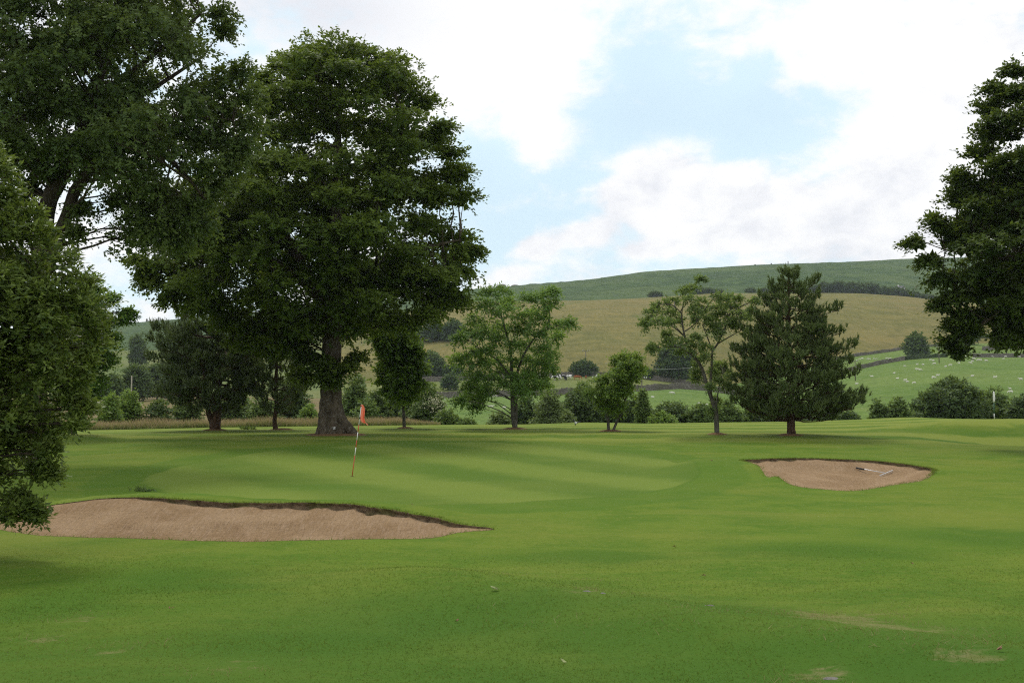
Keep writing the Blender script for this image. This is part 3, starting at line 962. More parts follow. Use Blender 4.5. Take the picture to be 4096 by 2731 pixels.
def tree(name, label, Y, trunks, rows=None, clumps=None, nb=60, R=1.2, ns=30, nl=12, spray=0.6, leaf=(0.2, 0.12), mat='s_mid', bark='bark',
         kd=0.8, shell=2.2, flat=0.55, droop=0.1, up=0.75, outw=0.3, w=(0.7, 0.7, 0.45), flatspray=0.0, seed=1, group=None, need=None, twigs=3, thick=0.014,
         sides=8, flare=1.0, cat='tree', gz=None, inset=0.65, maxdepth=None, keepz=None, cut=None, tsp=(0.45, 0.3, 0.25), extra=None, core=0, dm=0.65):
    rng = np.random.RandomState(seed)
    gz = gz or ground
    # trunks: lists of (px, py, radius[, depth offset])
    paths = []
    for tr in trunks:
        pp = np.array([np.append(P3(q[0], q[1], Y + (q[3] if len(q) > 3 else 0)), q[2]) for q in tr])
        paths.append(smooth_path(pp, 4))
    b0 = paths[0][0, :3].copy()
    b0[2] = float(gz(b0[0], b0[1]))
    root = empty(name, b0, label, cat, group)
    tb = MB()
    for k, pp in enumerate(paths):
        pp = pp.copy()
        if abs(pp[0, 2] - b0[2]) < 0.8:
            pp[0, 2] = b0[2] - 0.25
        wob = [1 + 0.05 * np.sin(3 * np.arange(sides) * 2 * math.pi / sides + i * 0.5) + 0.04 * rng.randn(sides) for i in range(len(pp))]
        if flare > 1 and k == 0:
            for i in range(len(pp)):
                h = max(pp[i, 2] - b0[2], 0)
                ang = np.arange(sides) * 2 * math.pi / sides
                fl = (flare - 1) * math.exp(-h / 0.8)
                wob[i] = wob[i] + fl * (0.55 + 0.45 * np.cos(ang * 5 + 0.7) + 0.25 * np.cos(ang * 2 + 2.0))
        tb.tube(pp[:, :3] - b0, pp[:, 3], sides, True, wob)
    tb.build('trunk', M[bark], root, True)
    allp = np.concatenate(paths)

    def axis(C):
        # the trunk point a bough springs from: lower than the bough
        out = np.zeros_like(C)
        for i, c in enumerate(C):
            dxy = np.hypot(allp[:, 0] - c[0], allp[:, 1] - c[1])
            cost = np.abs(allp[:, 2] - (c[2] - 0.28 * dxy)) + 1.0 * dxy
            out[i] = allp[np.argmin(cost), :3]
        return out
    if clumps is not None:
        C = np.array([P3(a, b, Y) + np.array((0, (rng.rand() - 0.5) * (c[1] if len(c) > 1 else 1.2), 0)) for a, b, *c in clumps])
        Rr = np.array([c[0] for a, b, *c in clumps]) * Y / F
    else:
        C = sample_boughs(rng, rows, Y, nb, R, kd, shell, inset, need, maxdepth)
        Rr = R * rng.uniform(0.75, 1.25, len(C))
        if extra is not None:
            E = np.array([P3(a, b, Y + dy) for a, b, r, dy in extra])
            C = np.concatenate([C, E])
            Rr = np.concatenate([Rr, np.array([r for *_, r, dy in extra])])
    Pp, D, Nn, L, Wd, tint, B = foliage(rng, C, Rr, axis, ns, nl, spray, leaf, flat, droop, up, outw, w, flatspray, tsp, dm)
    k = np.ones(len(Pp), bool)
    if keepz is not None:
        k &= Pp[:, 2] > keepz
    if cut is not None:
        k &= cut(Pp)
    Pp, D, Nn, L, Wd, tint = Pp[k], D[k], Nn[k], L[k], Wd[k], tint[k]
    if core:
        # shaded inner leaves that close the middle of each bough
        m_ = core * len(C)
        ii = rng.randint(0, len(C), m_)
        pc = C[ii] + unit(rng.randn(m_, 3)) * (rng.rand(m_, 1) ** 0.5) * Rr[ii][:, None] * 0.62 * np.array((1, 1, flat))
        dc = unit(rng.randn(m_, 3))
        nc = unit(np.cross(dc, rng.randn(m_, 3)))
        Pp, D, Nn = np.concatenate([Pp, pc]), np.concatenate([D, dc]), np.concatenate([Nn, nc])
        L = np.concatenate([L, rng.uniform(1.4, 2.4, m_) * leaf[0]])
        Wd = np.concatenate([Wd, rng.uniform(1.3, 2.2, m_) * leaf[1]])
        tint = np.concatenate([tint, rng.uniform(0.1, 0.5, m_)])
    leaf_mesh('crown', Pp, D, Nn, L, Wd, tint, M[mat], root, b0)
    if twigs == 0:
        return root
    # boughs and twigs
    bb = MB()
    A = axis(C)
    for i in range(len(C)):
        ln = np.linalg.norm(C[i] - A[i])
        r0 = thick * ln ** 0.9 + 0.012
        pp = curve_pts(A[i], C[i], 6, rng, 0.08, 0.10)
        bb.tube(pp - b0, np.linspace(r0, r0 * 0.35, 6), 5, False)
        for j in rng.choice(B.shape[1], min(twigs, B.shape[1]), False):
            q = curve_pts(pp[rng.randint(2, 6)], B[i, j], 3, rng, 0.05, 0.08)
            bb.tube(q - b0, np.linspace(r0 * 0.4, r0 * 0.12, 3), 3, False)
    bb.build('branches', M[bark], root, True)
    return root


def needles(rng, Pt, Dt, nn, ln, wd, tint):
    """tufts of needles: Pt points, Dt shoot directions"""
    n = len(Pt)
    d = unit(Dt[:, None] * 1.1 + rng.randn(n, nn, 3) * 0.48)
    base = Pt[:, None] + Dt[:, None] * rng.uniform(-0.4, 0.7, (n, nn, 1)) * ln
    s = unit(np.cross(d, rng.randn(n, nn, 3)))
    L = ln * rng.uniform(0.7, 1.25, (n, nn, 1))
    V = np.stack([base - s * wd * 0.5, base + s * wd * 0.5, base + d * L], 2).reshape(-1, 3)
    t = np.clip(tint[:, None] + rng.uniform(-0.15, 0.15, (n, nn)), 0, 1)
    return V, np.repeat(t.ravel(), 3)


def pine(name, label, Y, trunks, rows, levels, nbr, mat='pine', seed=1, lift=0.12, tuft=(14, 0.26, 0.035), dens=1.0, kd=1.0, candle=0.3, group=None, rise=0.3, boughs=()):
    rng = np.random.RandomState(seed)
    paths = [smooth_path(np.array([np.append(P3(q[0], q[1], Y + (q[3] if len(q) > 3 else 0)), q[2]) for q in tr]), 4) for tr in trunks]
    b0 = paths[0][0, :3].copy()
    b0[2] = float(ground(b0[0], b0[1]))
    root = empty(name, b0, label, 'tree', group)
    tb = MB()
    for pp in paths:
        pp = pp.copy()
        if abs(pp[0, 2] - b0[2]) < 0.8:
            pp[0, 2] = b0[2] - 0.2
        pp[0, 3] *= 1.35
        tb.tube(pp[:, :3] - b0, pp[:, 3], 9, True, [1 + 0.07 * rng.randn(9) for _ in pp])
    tb.build('trunk', M['bark_pine'], root, True)
    z, xl, xr = outline_fn(rows, Y)
    ztop, zlow = z[-1], z[0]
    bb = MB()
    TP, TD, TT = [], [], []

    def stem_at(h):
        pp = paths[rng.randint(len(paths))]
        k = np.argmin(np.abs(pp[:, 2] - h))
        return pp[k, :3].copy()
    hs = zlow + (ztop - zlow) * (np.linspace(0, 0.985, levels))
    jobs = []
    for h in hs:
        l, r = np.interp(h, z, xl), np.interp(h, z, xr)
        nb = nbr if h < zlow + 0.8 * (ztop - zlow) else max(3, nbr - 2)
        a0 = rng.uniform(0, 6.28)
        for k in range(nb):
            a = a0 + (k + rng.uniform(-0.3, 0.3)) * 2 * math.pi / nb
            ca, sa = math.cos(a), math.sin(a)
            s = stem_at(h)
            ext = (r - s[0]) if ca > 0 else (s[0] - l)
            ext = max(ext, 0.05)
            mean = 0.5 * (r - l) * kd
            Lh = math.hypot(ext * ca, mean * sa) * (rng.uniform(0.62, 0.86) if rng.rand() < 0.5 else rng.uniform(0.88, 1.02))
            jobs.append((np.array((s[0] + ca * Lh, s[1] + sa * Lh, h + rng.uniform(-0.15, 0.2))), stem_at(max(h - Lh * rise, b0[2] + 0.75))))
    for bp in boughs:
        q = P3(bp[0], bp[1], Y + bp[2])
        jobs.append((q, stem_at(max(q[2] - 0.9, b0[2] + 0.75))))
    if True:
        for tip, st in jobs:
            ln = np.linalg.norm(tip - st)
            n = 7
            t = np.linspace(0, 1, n)[:, None]
            pp = st + (tip - st) * t
            pp[:, 2] += -lift * 0.35 * ln * np.sin(t[:, 0] * math.pi) + rng.randn(n) * 0.02 * ln
            pp[1:, :2] += rng.randn(n - 1, 2) * 0.03 * ln
            bb.tube(pp - b0, np.linspace(0.012 + 0.012 * ln, 0.01, n), 4, False)
            dirn = unit(pp[-1] - pp[-3])
            nsub = max(4, int(ln * 6.0 * dens))
            for q in range(nsub):
                tq = 0.42 + 0.58 * (q + rng.rand()) / nsub
                f = tq * (n - 1)
                i = min(int(f), n - 2)
                p0 = pp[i] + (pp[i + 1] - pp[i]) * (f - i)
                sgn = 1 if q % 2 else -1
                sd = np.array((-dirn[1], dirn[0], 0.0)) * sgn
                d = unit(dirn * 0.6 + sd * rng.uniform(0.4, 1.0) + np.array((0, 0, rng.uniform(0.05, 0.5))))
                sl = (0.25 + 0.34 * ln * (1.05 - tq)) * rng.uniform(0.6, 1.2)
                sl = min(sl, 0.75)
                m = max(2, int(sl / 0.16))
                if sl > 0.35:
                    bb.tube(np.array([p0, p0 + d * sl]) - b0, [0.012, 0.005], 3, False)
                tn = rng.rand()
                for e in range(m):
                    TP.append(p0 + d * sl * (0.35 + 0.65 * (e + 1) / m) + rng.randn(3) * 0.05 + np.array((0, 0, rng.uniform(-0.05, 0.22))))
                    TD.append(unit(d * 0.55 + np.array((0, 0, 0.75)) + rng.randn(3) * 0.2))
                    TT.append(0.15 + 0.5 * tn + 0.25 * rng.rand())
            # upright shoot at the tip
            for e in range(4):
                TP.append(tip + np.array((0, 0, candle * e / 4)) + rng.randn(3) * 0.02)
                TD.append(unit(np.array((0, 0, 1.0)) + dirn * 0.25 + rng.randn(3) * 0.1))
                TT.append(0.55 + 0.4 * rng.rand())
    for e in range(14):
        TP.append(np.array((paths[0][-1][0], paths[0][-1][1], ztop - 0.2 - 0.9 * e / 14)))
        TD.append(np.array((0, 0, 1.0)) + rng.randn(3) * 0.15)
        TT.append(0.7)
    V, t = needles(rng, np.array(TP), unit(np.array(TD)), tuft[0], tuft[1], tuft[2], np.array(TT))
    link('crown', np_mesh('crown', V - b0, np.arange(len(V)).reshape(-1, 3), {'tint': t}), M[mat], root)
    bb.build('branches', M['bark_pine'], root, True)
    return root


# --- the great beech beside the green
beech_rows = [(150, 1320, 1450), (190, 1130, 1510), (230, 1010, 1610), (320, 960, 1710), (400, 940, 1780), (520, 900, 1840), (640, 850, 1850), (760, 700, 1880), (900, 580, 1930), (1020, 535, 1955),
              (1080, 570, 1890), (1180, 640, 1850), (1240, 720, 1850), (1300, 790, 1770), (1350, 880, 1420), (1420, 1000, 1290)]
SKY_HOLE = []
tree('beech_tree', 'huge spreading beech with a thick furrowed trunk behind the orange flag', 58,
     [[(1338, 1737, 0.88), (1332, 1700, 0.76), (1326, 1650, 0.64), (1322, 1590, 0.56), (1324, 1480, 0.52), (1330, 1350, 0.50), (1335, 1200, 0.46), (1345, 1040, 0.44), (1350, 850, 0.32), (1350, 600, 0.2), (1360, 300, 0.08)],
      [(1318, 1260, 0.36), (1230, 1100, 0.28), (1120, 900, 0.18), (1040, 650, 0.08)], [(1345, 1120, 0.32), (1450, 950, 0.24), (1560, 700, 0.14), (1620, 480, 0.06)],
      [(1330, 1180, 0.28), (1180, 1080, 0.2), (950, 1000, 0.12), (720, 980, 0.05)], [(1345, 1180, 0.26), (1500, 1080, 0.2), (1680, 1000, 0.12), (1840, 960, 0.05)], [(1325, 1640, 0.30, -0.3), (1372, 1690, 0.30, -0.4), (1412, 1730, 0.22, -0.5), (1432, 1745, 0.10, -0.6)], [(1318, 1660, 0.25, -0.3), (1288, 1710, 0.24, -0.6), (1268, 1742, 0.12, -0.7)]],
     beech_rows, nb=205, R=1.35, ns=60, nl=14, core=90, inset=1.15, spray=0.62, dm=0.85, tsp=(0.35, 0.5, 0.2), leaf=(0.19, 0.135), mat='beech', bark='bark_beech', kd=0.85, shell=2.5, flat=0.55, droop=0.12, up=0.72, outw=0.4,
     w=(0.8, 0.55, 0.45), flatspray=0.3, seed=11, sides=20, flare=1.22, twigs=3, thick=0.013,
     extra=[(1290, 1480, 0.9, -0.9), (1220, 1510, 0.7, -0.5), (1370, 1480, 0.7, -0.9), (1320, 1530, 0.7, -1.2), (1410, 1440, 0.5, -0.3), (1250, 1440, 0.7, -0.4), (1180, 1400, 0.8, 0), (1700, 1250, 0.9, -1), (1780, 1210, 0.8, 0), (1640, 1300, 0.7, -1),
            (1100, 1420, 0.9, 0), (980, 1380, 0.9, 0.5), (1850, 1000, 0.9, 0), (1840, 1090, 1.1, 0), (1790, 1160, 1.1, -0.5), (1820, 960, 1.2, 0.5), (1720, 1100, 1.2, -1), (1820, 1190, 0.7, 0), (1740, 1200, 1.0, 0.5), (640, 1060, 1.0, 0), (620, 1130, 0.7, 0), (720, 1160, 1.0, 0), (800, 1230, 1.0, 0.5), (700, 1080, 1.1, 0.5), (900, 1290, 1.0, 0), (1000, 1320, 1.0, -0.5), (1850, 800, 1.0, 0), (1830, 700, 0.9, 0),
            (1600, 330, 0.8, 0), (1690, 420, 0.8, 0), (1760, 520, 0.8, 0), (1790, 620, 0.8, 0), (1810, 720, 0.8, 0), (1520, 270, 0.7, 0), (1400, 215, 0.7, 0), (1280, 230, 0.7, 0), (1150, 270, 0.7, 0), (1060, 320, 0.7, 0), (560, 1040, 0.4, 0), (600, 1090, 0.4, 0), (680, 1190, 0.4, 0), (1890, 1000, 0.4, 0)])

# --- tall tree at the upper left, nearer than the beech
elm_rows = [(-420, 100, 600), (-250, -250, 800), (-100, -480, 890), (0, -560, 905), (130, -620, 900), (230, -640, 960), (330, -640, 1000), (450, -600, 1035), (600, -560, 1035), (700, -500, 1010), (780, -450, 960), (870, -380, 920), (960, -250, 880)]


def elm_gap(p):
    """open sky under the crown round the two leaning stems"""
    px = CX + F * p[0] / p[1]
    py = HOR - F * (p[2] - ZC) / p[1]
    if py > 690 and px < 500:
        return False
    return not (py > 610 and 180 < px < 400 and p[1] < 39.5)


tree('elm_tree', 'tall dark tree with two leaning stems filling the upper corner above the bush', 39,
     [[(130, 1850, 0.42), (150, 1300, 0.36), (185, 850, 0.30), (235, 730, 0.26), (312, 590, 0.22), (380, 380, 0.16), (450, 120, 0.1), (480, -150, 0.04)],
      [(170, 1100, 0.27), (262, 880, 0.22), (300, 765, 0.20), (360, 670, 0.18), (358, 590, 0.16), (420, 480, 0.12), (620, 350, 0.08), (820, 220, 0.04)],
      [(225, 740, 0.2), (100, 550, 0.16), (-80, 300, 0.1), (-200, 60, 0.04)], [(400, 510, 0.12), (560, 560, 0.09), (720, 680, 0.06), (820, 800, 0.03)], [(380, 400, 0.12), (640, 200, 0.08), (800, 60, 0.04)], [(420, 480, 0.1), (700, 470, 0.07), (930, 480, 0.03)]],
     elm_rows, nb=195, R=0.95, tsp=(0.35, 0.5, 0.2), ns=56, nl=14, core=80, inset=1.1, spray=0.52, leaf=(0.135, 0.09), mat='elm', bark='bark', kd=0.75, shell=2.2, flat=0.75, droop=0.38, up=0.55, outw=0.45,
     w=(0.6, 0.7, 0.5), seed=23, twigs=5, thick=0.013, need=elm_gap, sides=12,
     extra=[(620, 900, 0.6, 0), (700, 960, 0.6, 0.5), (560, 840, 0.5, 0), (790, 900, 0.6, 0), (320, 840, 0.32, -0.3), (300, 930, 0.22, -0.3), (460, 810, 0.35, 0), (130, 760, 0.4, 0.6), (70, 800, 0.45, 0.6), (870, 60, 0.5, 0), (885, 130, 0.35, 0), (960, 300, 0.6, 0), (985, 400, 0.65, 0), (990, 500, 0.65, 0.3), (960, 590, 0.65, 0), (920, 680, 0.65, 0), (860, 760, 0.65, 0), (790, 820, 0.6, 0), (900, 450, 0.8, 0.6), (880, 560, 0.8, 0.5), (900, 330, 0.7, 0.4), (700, 860, 0.6, 0), (640, 780, 0.6, 0)])

# --- the leafy bush tree at the left edge, close to the camera
bush_rows = [(545, -420, -40), (600, -520, 25), (660, -620, 60), (740, -700, 90), (820, -760, 150), (900, -800, 220), (980, -820, 290), (1080, -840, 345), (1200, -840, 405), (1300, -840, 435), (1400, -830, 435), (1480, -820, 395), (1560, -800, 340),
             (1650, -780, 300), (1740, -760, 245), (1850, -740, 222), (1920, -720, 195), (1980, -700, 160), (2030, -640, 120)]
tree('leafy_bush', 'dense green bush tree at the left edge, lit leaves hanging over the long bunker', 14.6,
     [[(-330, 2230, 0.10), (-320, 1900, 0.09), (-290, 1500, 0.07), (-250, 1100, 0.05), (-220, 760, 0.02)], [(-320, 2000, 0.07), (-150, 1600, 0.05), (30, 1300, 0.03), (150, 1150, 0.015)]],
     bush_rows, nb=190, R=0.33, ns=43, nl=14, core=25, spray=0.16, leaf=(0.080, 0.032), tsp=(0.6, 0.25, 0.3), mat='holly', bark='bark', kd=0.7, shell=2.6, flat=0.8, droop=-0.12, up=0.5, outw=0.4,
     w=(0.55, 0.6, 0.5), seed=5, twigs=2, thick=0.012, inset=1.4,
     extra=[(180, 970, 0.24, 0), (250, 1060, 0.24, -0.1), (320, 1150, 0.24, 0), (345, 1230, 0.24, -0.1), (360, 1310, 0.24, 0), (360, 1390, 0.23, 0.1), (330, 1470, 0.22, 0), (290, 1540, 0.2, -0.1), (260, 1610, 0.18, 0), (200, 1730, 0.16, 0), (180, 1820, 0.16, -0.1), (150, 1900, 0.15, 0), (-10, 700, 0.2, 0), (40, 800, 0.2, 0), (110, 890, 0.22, 0), (-50, 640, 0.2, 0),
            (110, 2040, 0.10, -0.2), (140, 2070, 0.06, -0.1), (40, 2070, 0.10, -0.2), (60, 2000, 0.12, 0), (180, 1900, 0.12, 0), (290, 1700, 0.08, -0.2), (330, 1640, 0.10, 0)])

# --- beech whose crown comes in from the right
rb_rows = [(180, 4175, 4700), (260, 4090, 4900), (320, 4035, 5000), (450, 3935, 5150), (560, 3925, 5250), (640, 3890, 5300), (730, 3820, 5350), (800, 3800, 5350), (910, 3725, 5400), (985, 3675, 5400), (1060, 3700, 5400), (1130, 3755, 5300), (1225, 3815, 5300), (1300, 3875, 5250), (1350, 3935, 5100)]
tree('beech_tree', 'dark beech whose crown enters from the right edge above the white house', 48,
     [[(4560, 1790, 0.6), (4555, 1500, 0.5), (4550, 1200, 0.42), (4550, 800, 0.3), (4550, 350, 0.1)], [(4550, 1250, 0.22), (4300, 1080, 0.17), (4000, 1030, 0.1), (3780, 1000, 0.04)],
      [(4540, 1150, 0.2), (4250, 1150, 0.15), (3950, 1280, 0.08), (3830, 1420, 0.03)]],
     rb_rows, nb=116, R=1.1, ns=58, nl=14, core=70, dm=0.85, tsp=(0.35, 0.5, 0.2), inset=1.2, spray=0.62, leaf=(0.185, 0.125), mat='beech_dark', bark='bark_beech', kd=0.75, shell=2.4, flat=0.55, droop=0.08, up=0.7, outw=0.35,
     w=(0.9, 0.5, 0.4), flatspray=0.4, seed=31, sides=12, twigs=3, need=lambda p: p[0] < 26.5,
     extra=[(4070, 288, 0.35, 0), (4000, 358, 0.40, 0), (3960, 448, 0.44, 0), (3950, 548, 0.44, 0), (3920, 628, 0.44, 0), (3840, 728, 0.44, 0), (3830, 808, 0.44, 0), (3750, 903, 0.40, 0), (3670, 973, 0.28, 0), (3730, 1038, 0.44, 0), (3770, 1108, 0.44, 0), (3820, 1178, 0.44, 0), (3900, 768, 0.62, 0), (3820, 948, 0.53, 0), (3880, 988, 0.79, -1), (3910, 848, 0.79, -1), (3990, 688, 0.79, -1), (4030, 488, 0.79, -1), (4070, 388, 0.70, -0.5), (3930, 1088, 0.79, -1), (4070, 1188, 0.79, -1), (4030, 938, 0.79, -1.5), (3830, 1318, 0.44, 0), (3860, 1278, 0.44, 0), (3820, 1378, 0.35, 0), (3830, 1418, 0.19, 0), (3880, 1338, 0.31, 0), (3990, 1338, 0.28, 0), (4040, 1318, 0.35, 0), (4090, 1338, 0.26, 0), (3930, 1268, 0.35, 0.3), (4020, 1258, 0.44, 0), (3775, 1228, 0.26, 0), (3910, 1188, 0.62, 0), (4110, 1288, 0.35, 0)])

# --- trees along the back of the lawn
tree('sycamore_tree', 'young dark green sycamore on a slim straight trunk just right of the great beech', 68,
     [[(1617, 1712, 0.11), (1614, 1620, 0.09), (1610, 1500, 0.07), (1605, 1380, 0.05), (1600, 1290, 0.02)]],
     [(1285, 1540, 1620), (1330, 1490, 1660), (1380, 1480, 1680), (1420, 1510, 1690), (1460, 1500, 1705), (1500, 1500, 1700), (1550, 1510, 1690), (1600, 1545, 1670)],
     nb=44, R=0.6, ns=46, nl=10, core=30, spray=0.4, leaf=(0.22, 0.17), mat='sycamore', bark='bark_grey', seed=41, kd=0.9, up=0.7, flat=0.6)

ash_c = []
for x, yy, r in ((500, 360, 60), (590, 350, 70), (640, 400, 60), (470, 450, 60), (540, 470, 70), (620, 500, 75), (400, 560, 65), (500, 600, 80), (600, 620, 80), (800, 400, 65), (900, 400, 75), (980, 370, 50), (960, 470, 70), (850, 480, 70),
                 (740, 520, 60), (900, 580, 80), (1010, 590, 70), (1090, 610, 50), (1040, 670, 45), (800, 620, 70), (700, 640, 80), (880, 680, 50), (300, 715, 50), (370, 690, 55), (450, 680, 55), (560, 720, 60), (680, 760, 70), (780, 740, 60), (260, 850, 55),
                 (400, 800, 60), (500, 820, 65), (350, 900, 65), (450, 920, 80), (560, 880, 70), (620, 960, 70), (720, 900, 80), (830, 850, 70), (920, 800, 70), (980, 830, 55), (900, 900, 60), (980, 900, 45), (820, 960, 50), (380, 1000, 70), (480, 1020, 80), (360, 1070, 60),
                 (580, 1040, 70), (700, 1040, 60), (800, 1040, 70), (890, 1010, 60), (930, 1060, 45), (820, 1100, 50), (450, 1100, 60), (340, 1160, 50), (420, 1170, 45), (500, 1130, 50), (300, 1190, 35), (420, 1240, 35), (740, 1120, 40)):
    ash_c.append((1700 + x / 1.96, 1000 + yy / 1.96, r / 1.96 * 1.05, 4.5))
tree('ash_tree', 'feathery light green ash in the middle of the far lawn', 66,
     [[(2060, 1715, 0.16), (2052, 1660, 0.13), (2050, 1580, 0.12), (2046, 1480, 0.1), (2040, 1390, 0.07), (2010, 1280, 0.045), (1990, 1200, 0.02)], [(2062, 1700, 0.12), (2064, 1620, 0.09), (2060, 1540, 0.09), (2085, 1440, 0.07), (2140, 1350, 0.05), (2200, 1300, 0.03)],
      [(2050, 1520, 0.07), (1990, 1440, 0.05), (1920, 1400, 0.03)], [(2055, 1580, 0.06), (2130, 1480, 0.045), (2190, 1420, 0.02)]],
     None, ash_c, ns=34, nl=15, core=8, spray=0.5, leaf=(0.22, 0.085), mat='ash', bark='bark_grey', seed=51, flat=0.6, droop=0.28, up=0.7, twigs=3, thick=0.008)

tree('rowan_tree', 'small bright green rowan with two splayed stems on the far lawn', 62,
     [[(2434, 1724, 0.09), (2432, 1680, 0.08), (2425, 1630, 0.06), (2430, 1560, 0.05), (2440, 1480, 0.02)], [(2452, 1724, 0.085), (2470, 1680, 0.07), (2492, 1640, 0.06), (2500, 1600, 0.05), (2530, 1550, 0.03)], [(2500, 1600, 0.04), (2470, 1540, 0.04), (2480, 1470, 0.02)]],
     [(1430, 2450, 2515), (1455, 2400, 2580), (1490, 2392, 2592), (1530, 2345, 2575), (1565, 2335, 2565), (1595, 2350, 2545), (1640, 2395, 2500)],
     nb=34, R=0.40, ns=40, nl=12, core=8, spray=0.42, leaf=(0.18, 0.085), mat='rowan', bark='bark_grey', seed=61, kd=0.9, up=0.75, flat=0.5, inset=0.5)

ald = [(560, 265, 30), (520, 300, 35), (460, 340, 45), (410, 390, 45), (330, 420, 50), (260, 450, 45), (220, 500, 50), (180, 560, 40), (150, 595, 30), (260, 570, 45), (330, 600, 40), (380, 500, 50), (470, 430, 50), (440, 560, 40), (520, 500, 45), (550, 560, 40),
       (620, 420, 45), (680, 400, 40), (640, 480, 45), (720, 470, 55), (760, 410, 45), (830, 380, 50), (880, 400, 40), (850, 460, 50), (780, 510, 50), (700, 540, 50), (640, 560, 45), (860, 530, 40), (970, 430, 20), (970, 530, 25), (930, 500, 20), (680, 620, 45), (740, 600, 40), (800, 580, 40),
       (720, 670, 35), (860, 610, 25), (350, 660, 25), (390, 710, 40), (330, 740, 35), (250, 760, 28), (210, 775, 18), (460, 740, 45), (520, 710, 30), (540, 780, 40), (480, 800, 30), (600, 790, 45), (640, 860, 35), (590, 880, 30), (780, 900, 45), (830, 940, 35), (760, 960, 40), (810, 1010, 40), (730, 1040, 35),
       (780, 1080, 30), (600, 960, 30), (580, 1010, 25), (690, 960, 25), (640, 1080, 22), (740, 1180, 22), (700, 1240, 20)]
tree('alder_tree', 'sparse open tree with wavy forked stems beside the big pine', 56,
     [[(2868, 1738, 0.14), (2866, 1690, 0.125), (2864, 1650, 0.12), (2848, 1600, 0.11), (2826, 1535, 0.10), (2806, 1470, 0.09), (2776, 1424, 0.08), (2746, 1370, 0.06), (2734, 1320, 0.05), (2727, 1255, 0.035), (2740, 1180, 0.02)],
      [(2858, 1640, 0.08), (2842, 1560, 0.07), (2846, 1470, 0.06), (2850, 1405, 0.055), (2870, 1375, 0.05), (2905, 1300, 0.035), (2925, 1230, 0.02)], [(2864, 1660, 0.05), (2868, 1600, 0.04), (2880, 1530, 0.03), (2900, 1470, 0.02)],
      [(2848, 1400, 0.04), (2830, 1350, 0.03), (2810, 1300, 0.02)], [(2870, 1375, 0.04), (2930, 1340, 0.025), (2960, 1325, 0.015)], [(2738, 1345, 0.045), (2680, 1300, 0.03), (2600, 1290, 0.015)], [(2740, 1325, 0.035), (2780, 1295, 0.025), (2810, 1250, 0.012)], [(2727, 1255, 0.03), (2690, 1220, 0.02), (2640, 1215, 0.01)],
      [(2790, 1440, 0.04), (2720, 1390, 0.03), (2640, 1390, 0.012)]],
     None, [(2500 + a / 1.96, 1000 + b / 1.96, r / 1.96 * 1.0, 3.0) for a, b, r in ald], ns=34, nl=12, spray=0.3, leaf=(0.12, 0.08), mat='alder', bark='bark_grey', seed=71, flat=0.75, droop=0.1, up=0.5, twigs=4, thick=0.012)

sp_rows = [(1072, 3148, 3162), (1110, 3120, 3190), (1150, 3075, 3235), (1210, 3050, 3270), (1260, 3040, 3290), (1300, 3020, 3310), (1335, 2975, 3345), (1370, 2985, 3355), (1420, 2950, 3385), (1450, 2935, 3395), (1500, 2935, 3400), (1545, 2925, 3400), (1575, 2915, 3425), (1610, 2940, 3425), (1630, 2965, 3390), (1655, 3010, 3350), (1664, 3040, 3300)]
pine('scots_pine', 'tall bushy pine with upright shoots standing alone right of the sparse tree', 55,
     [[(3166, 1741, 0.24), (3164, 1700, 0.2), (3162, 1600, 0.18), (3160, 1500, 0.15), (3156, 1350, 0.1), (3154, 1200, 0.06), (3155, 1078, 0.02)]], [(a + 30 * (a < 1200), 3158 - (3158 - b) * 0.87, 3158 + (c - 3158) * 0.87) for a, b, c in sp_rows], 19, 7, seed=81, tuft=(15, 0.20, 0.055), dens=1.3, candle=0.3, rise=0.15,
     boughs=[(3345, 1235, 0), (3272, 1125, 0.2), (3190, 1100, -0.2), (3080, 1150, 0), (3040, 1190, 0.3), (3275, 1190, -0.5), (3290, 1290, -0.6), (3035, 1270, -0.5), (2965, 1315, 0.3), (2980, 1360, -0.8), (3360, 1330, 0.4), (3418, 1385, 0), (3400, 1450, -0.6), (2930, 1405, 0), (2925, 1470, -0.6), (3415, 1500, 0.5), (2940, 1520, 0.4), (2905, 1560, 0), (3445, 1575, 0), (3450, 1610, -0.4), (2930, 1610, -0.3), (3400, 1640, 0.5), (3345, 1668, 0), (3020, 1668, 0), (3090, 1660, -1.3), (3250, 1660, -1.3), (2985, 1635, 0.5)])
lp_rows = [(1268, 700, 760), (1300, 650, 860), (1354, 600, 960), (1410, 605, 1020), (1466, 590, 1040), (1520, 585, 1050), (1570, 620, 1050), (1605, 680, 1020), (1640, 760, 960)]
pine('scots_pine', 'broad dark pine forked near the ground left of the great beech', 66,
     [[(862, 1721, 0.3), (866, 1650, 0.24), (870, 1560, 0.2), (885, 1480, 0.15), (880, 1400, 0.1), (850, 1300, 0.05)], [(855, 1700, 0.2), (832, 1640, 0.16), (828, 1540, 0.13), (800, 1440, 0.09), (760, 1330, 0.05)], [(872, 1580, 0.1), (920, 1530, 0.08), (975, 1490, 0.06), (1010, 1450, 0.03)]],
     lp_rows, 13, 7, mat='pine_dark', seed=91, tuft=(14, 0.30, 0.06), dens=1.0, rise=0.15, lift=0.1, candle=0.35)
pine('scots_pine', 'slim pine with a crooked bare lower trunk between the dark pine and great beech', 66,
     [[(1103, 1718, 0.17), (1098, 1680, 0.13), (1106, 1620, 0.12), (1103, 1540, 0.11), (1108, 1450, 0.08), (1105, 1380, 0.04)]],
     [(1370, 1070, 1140), (1420, 1020, 1200), (1480, 1000, 1230), (1540, 990, 1240), (1600, 1010, 1220), (1640, 1040, 1170)], 8, 6, mat='pine_dark', seed=95, tuft=(13, 0.30, 0.06), dens=0.8, lift=0.1)
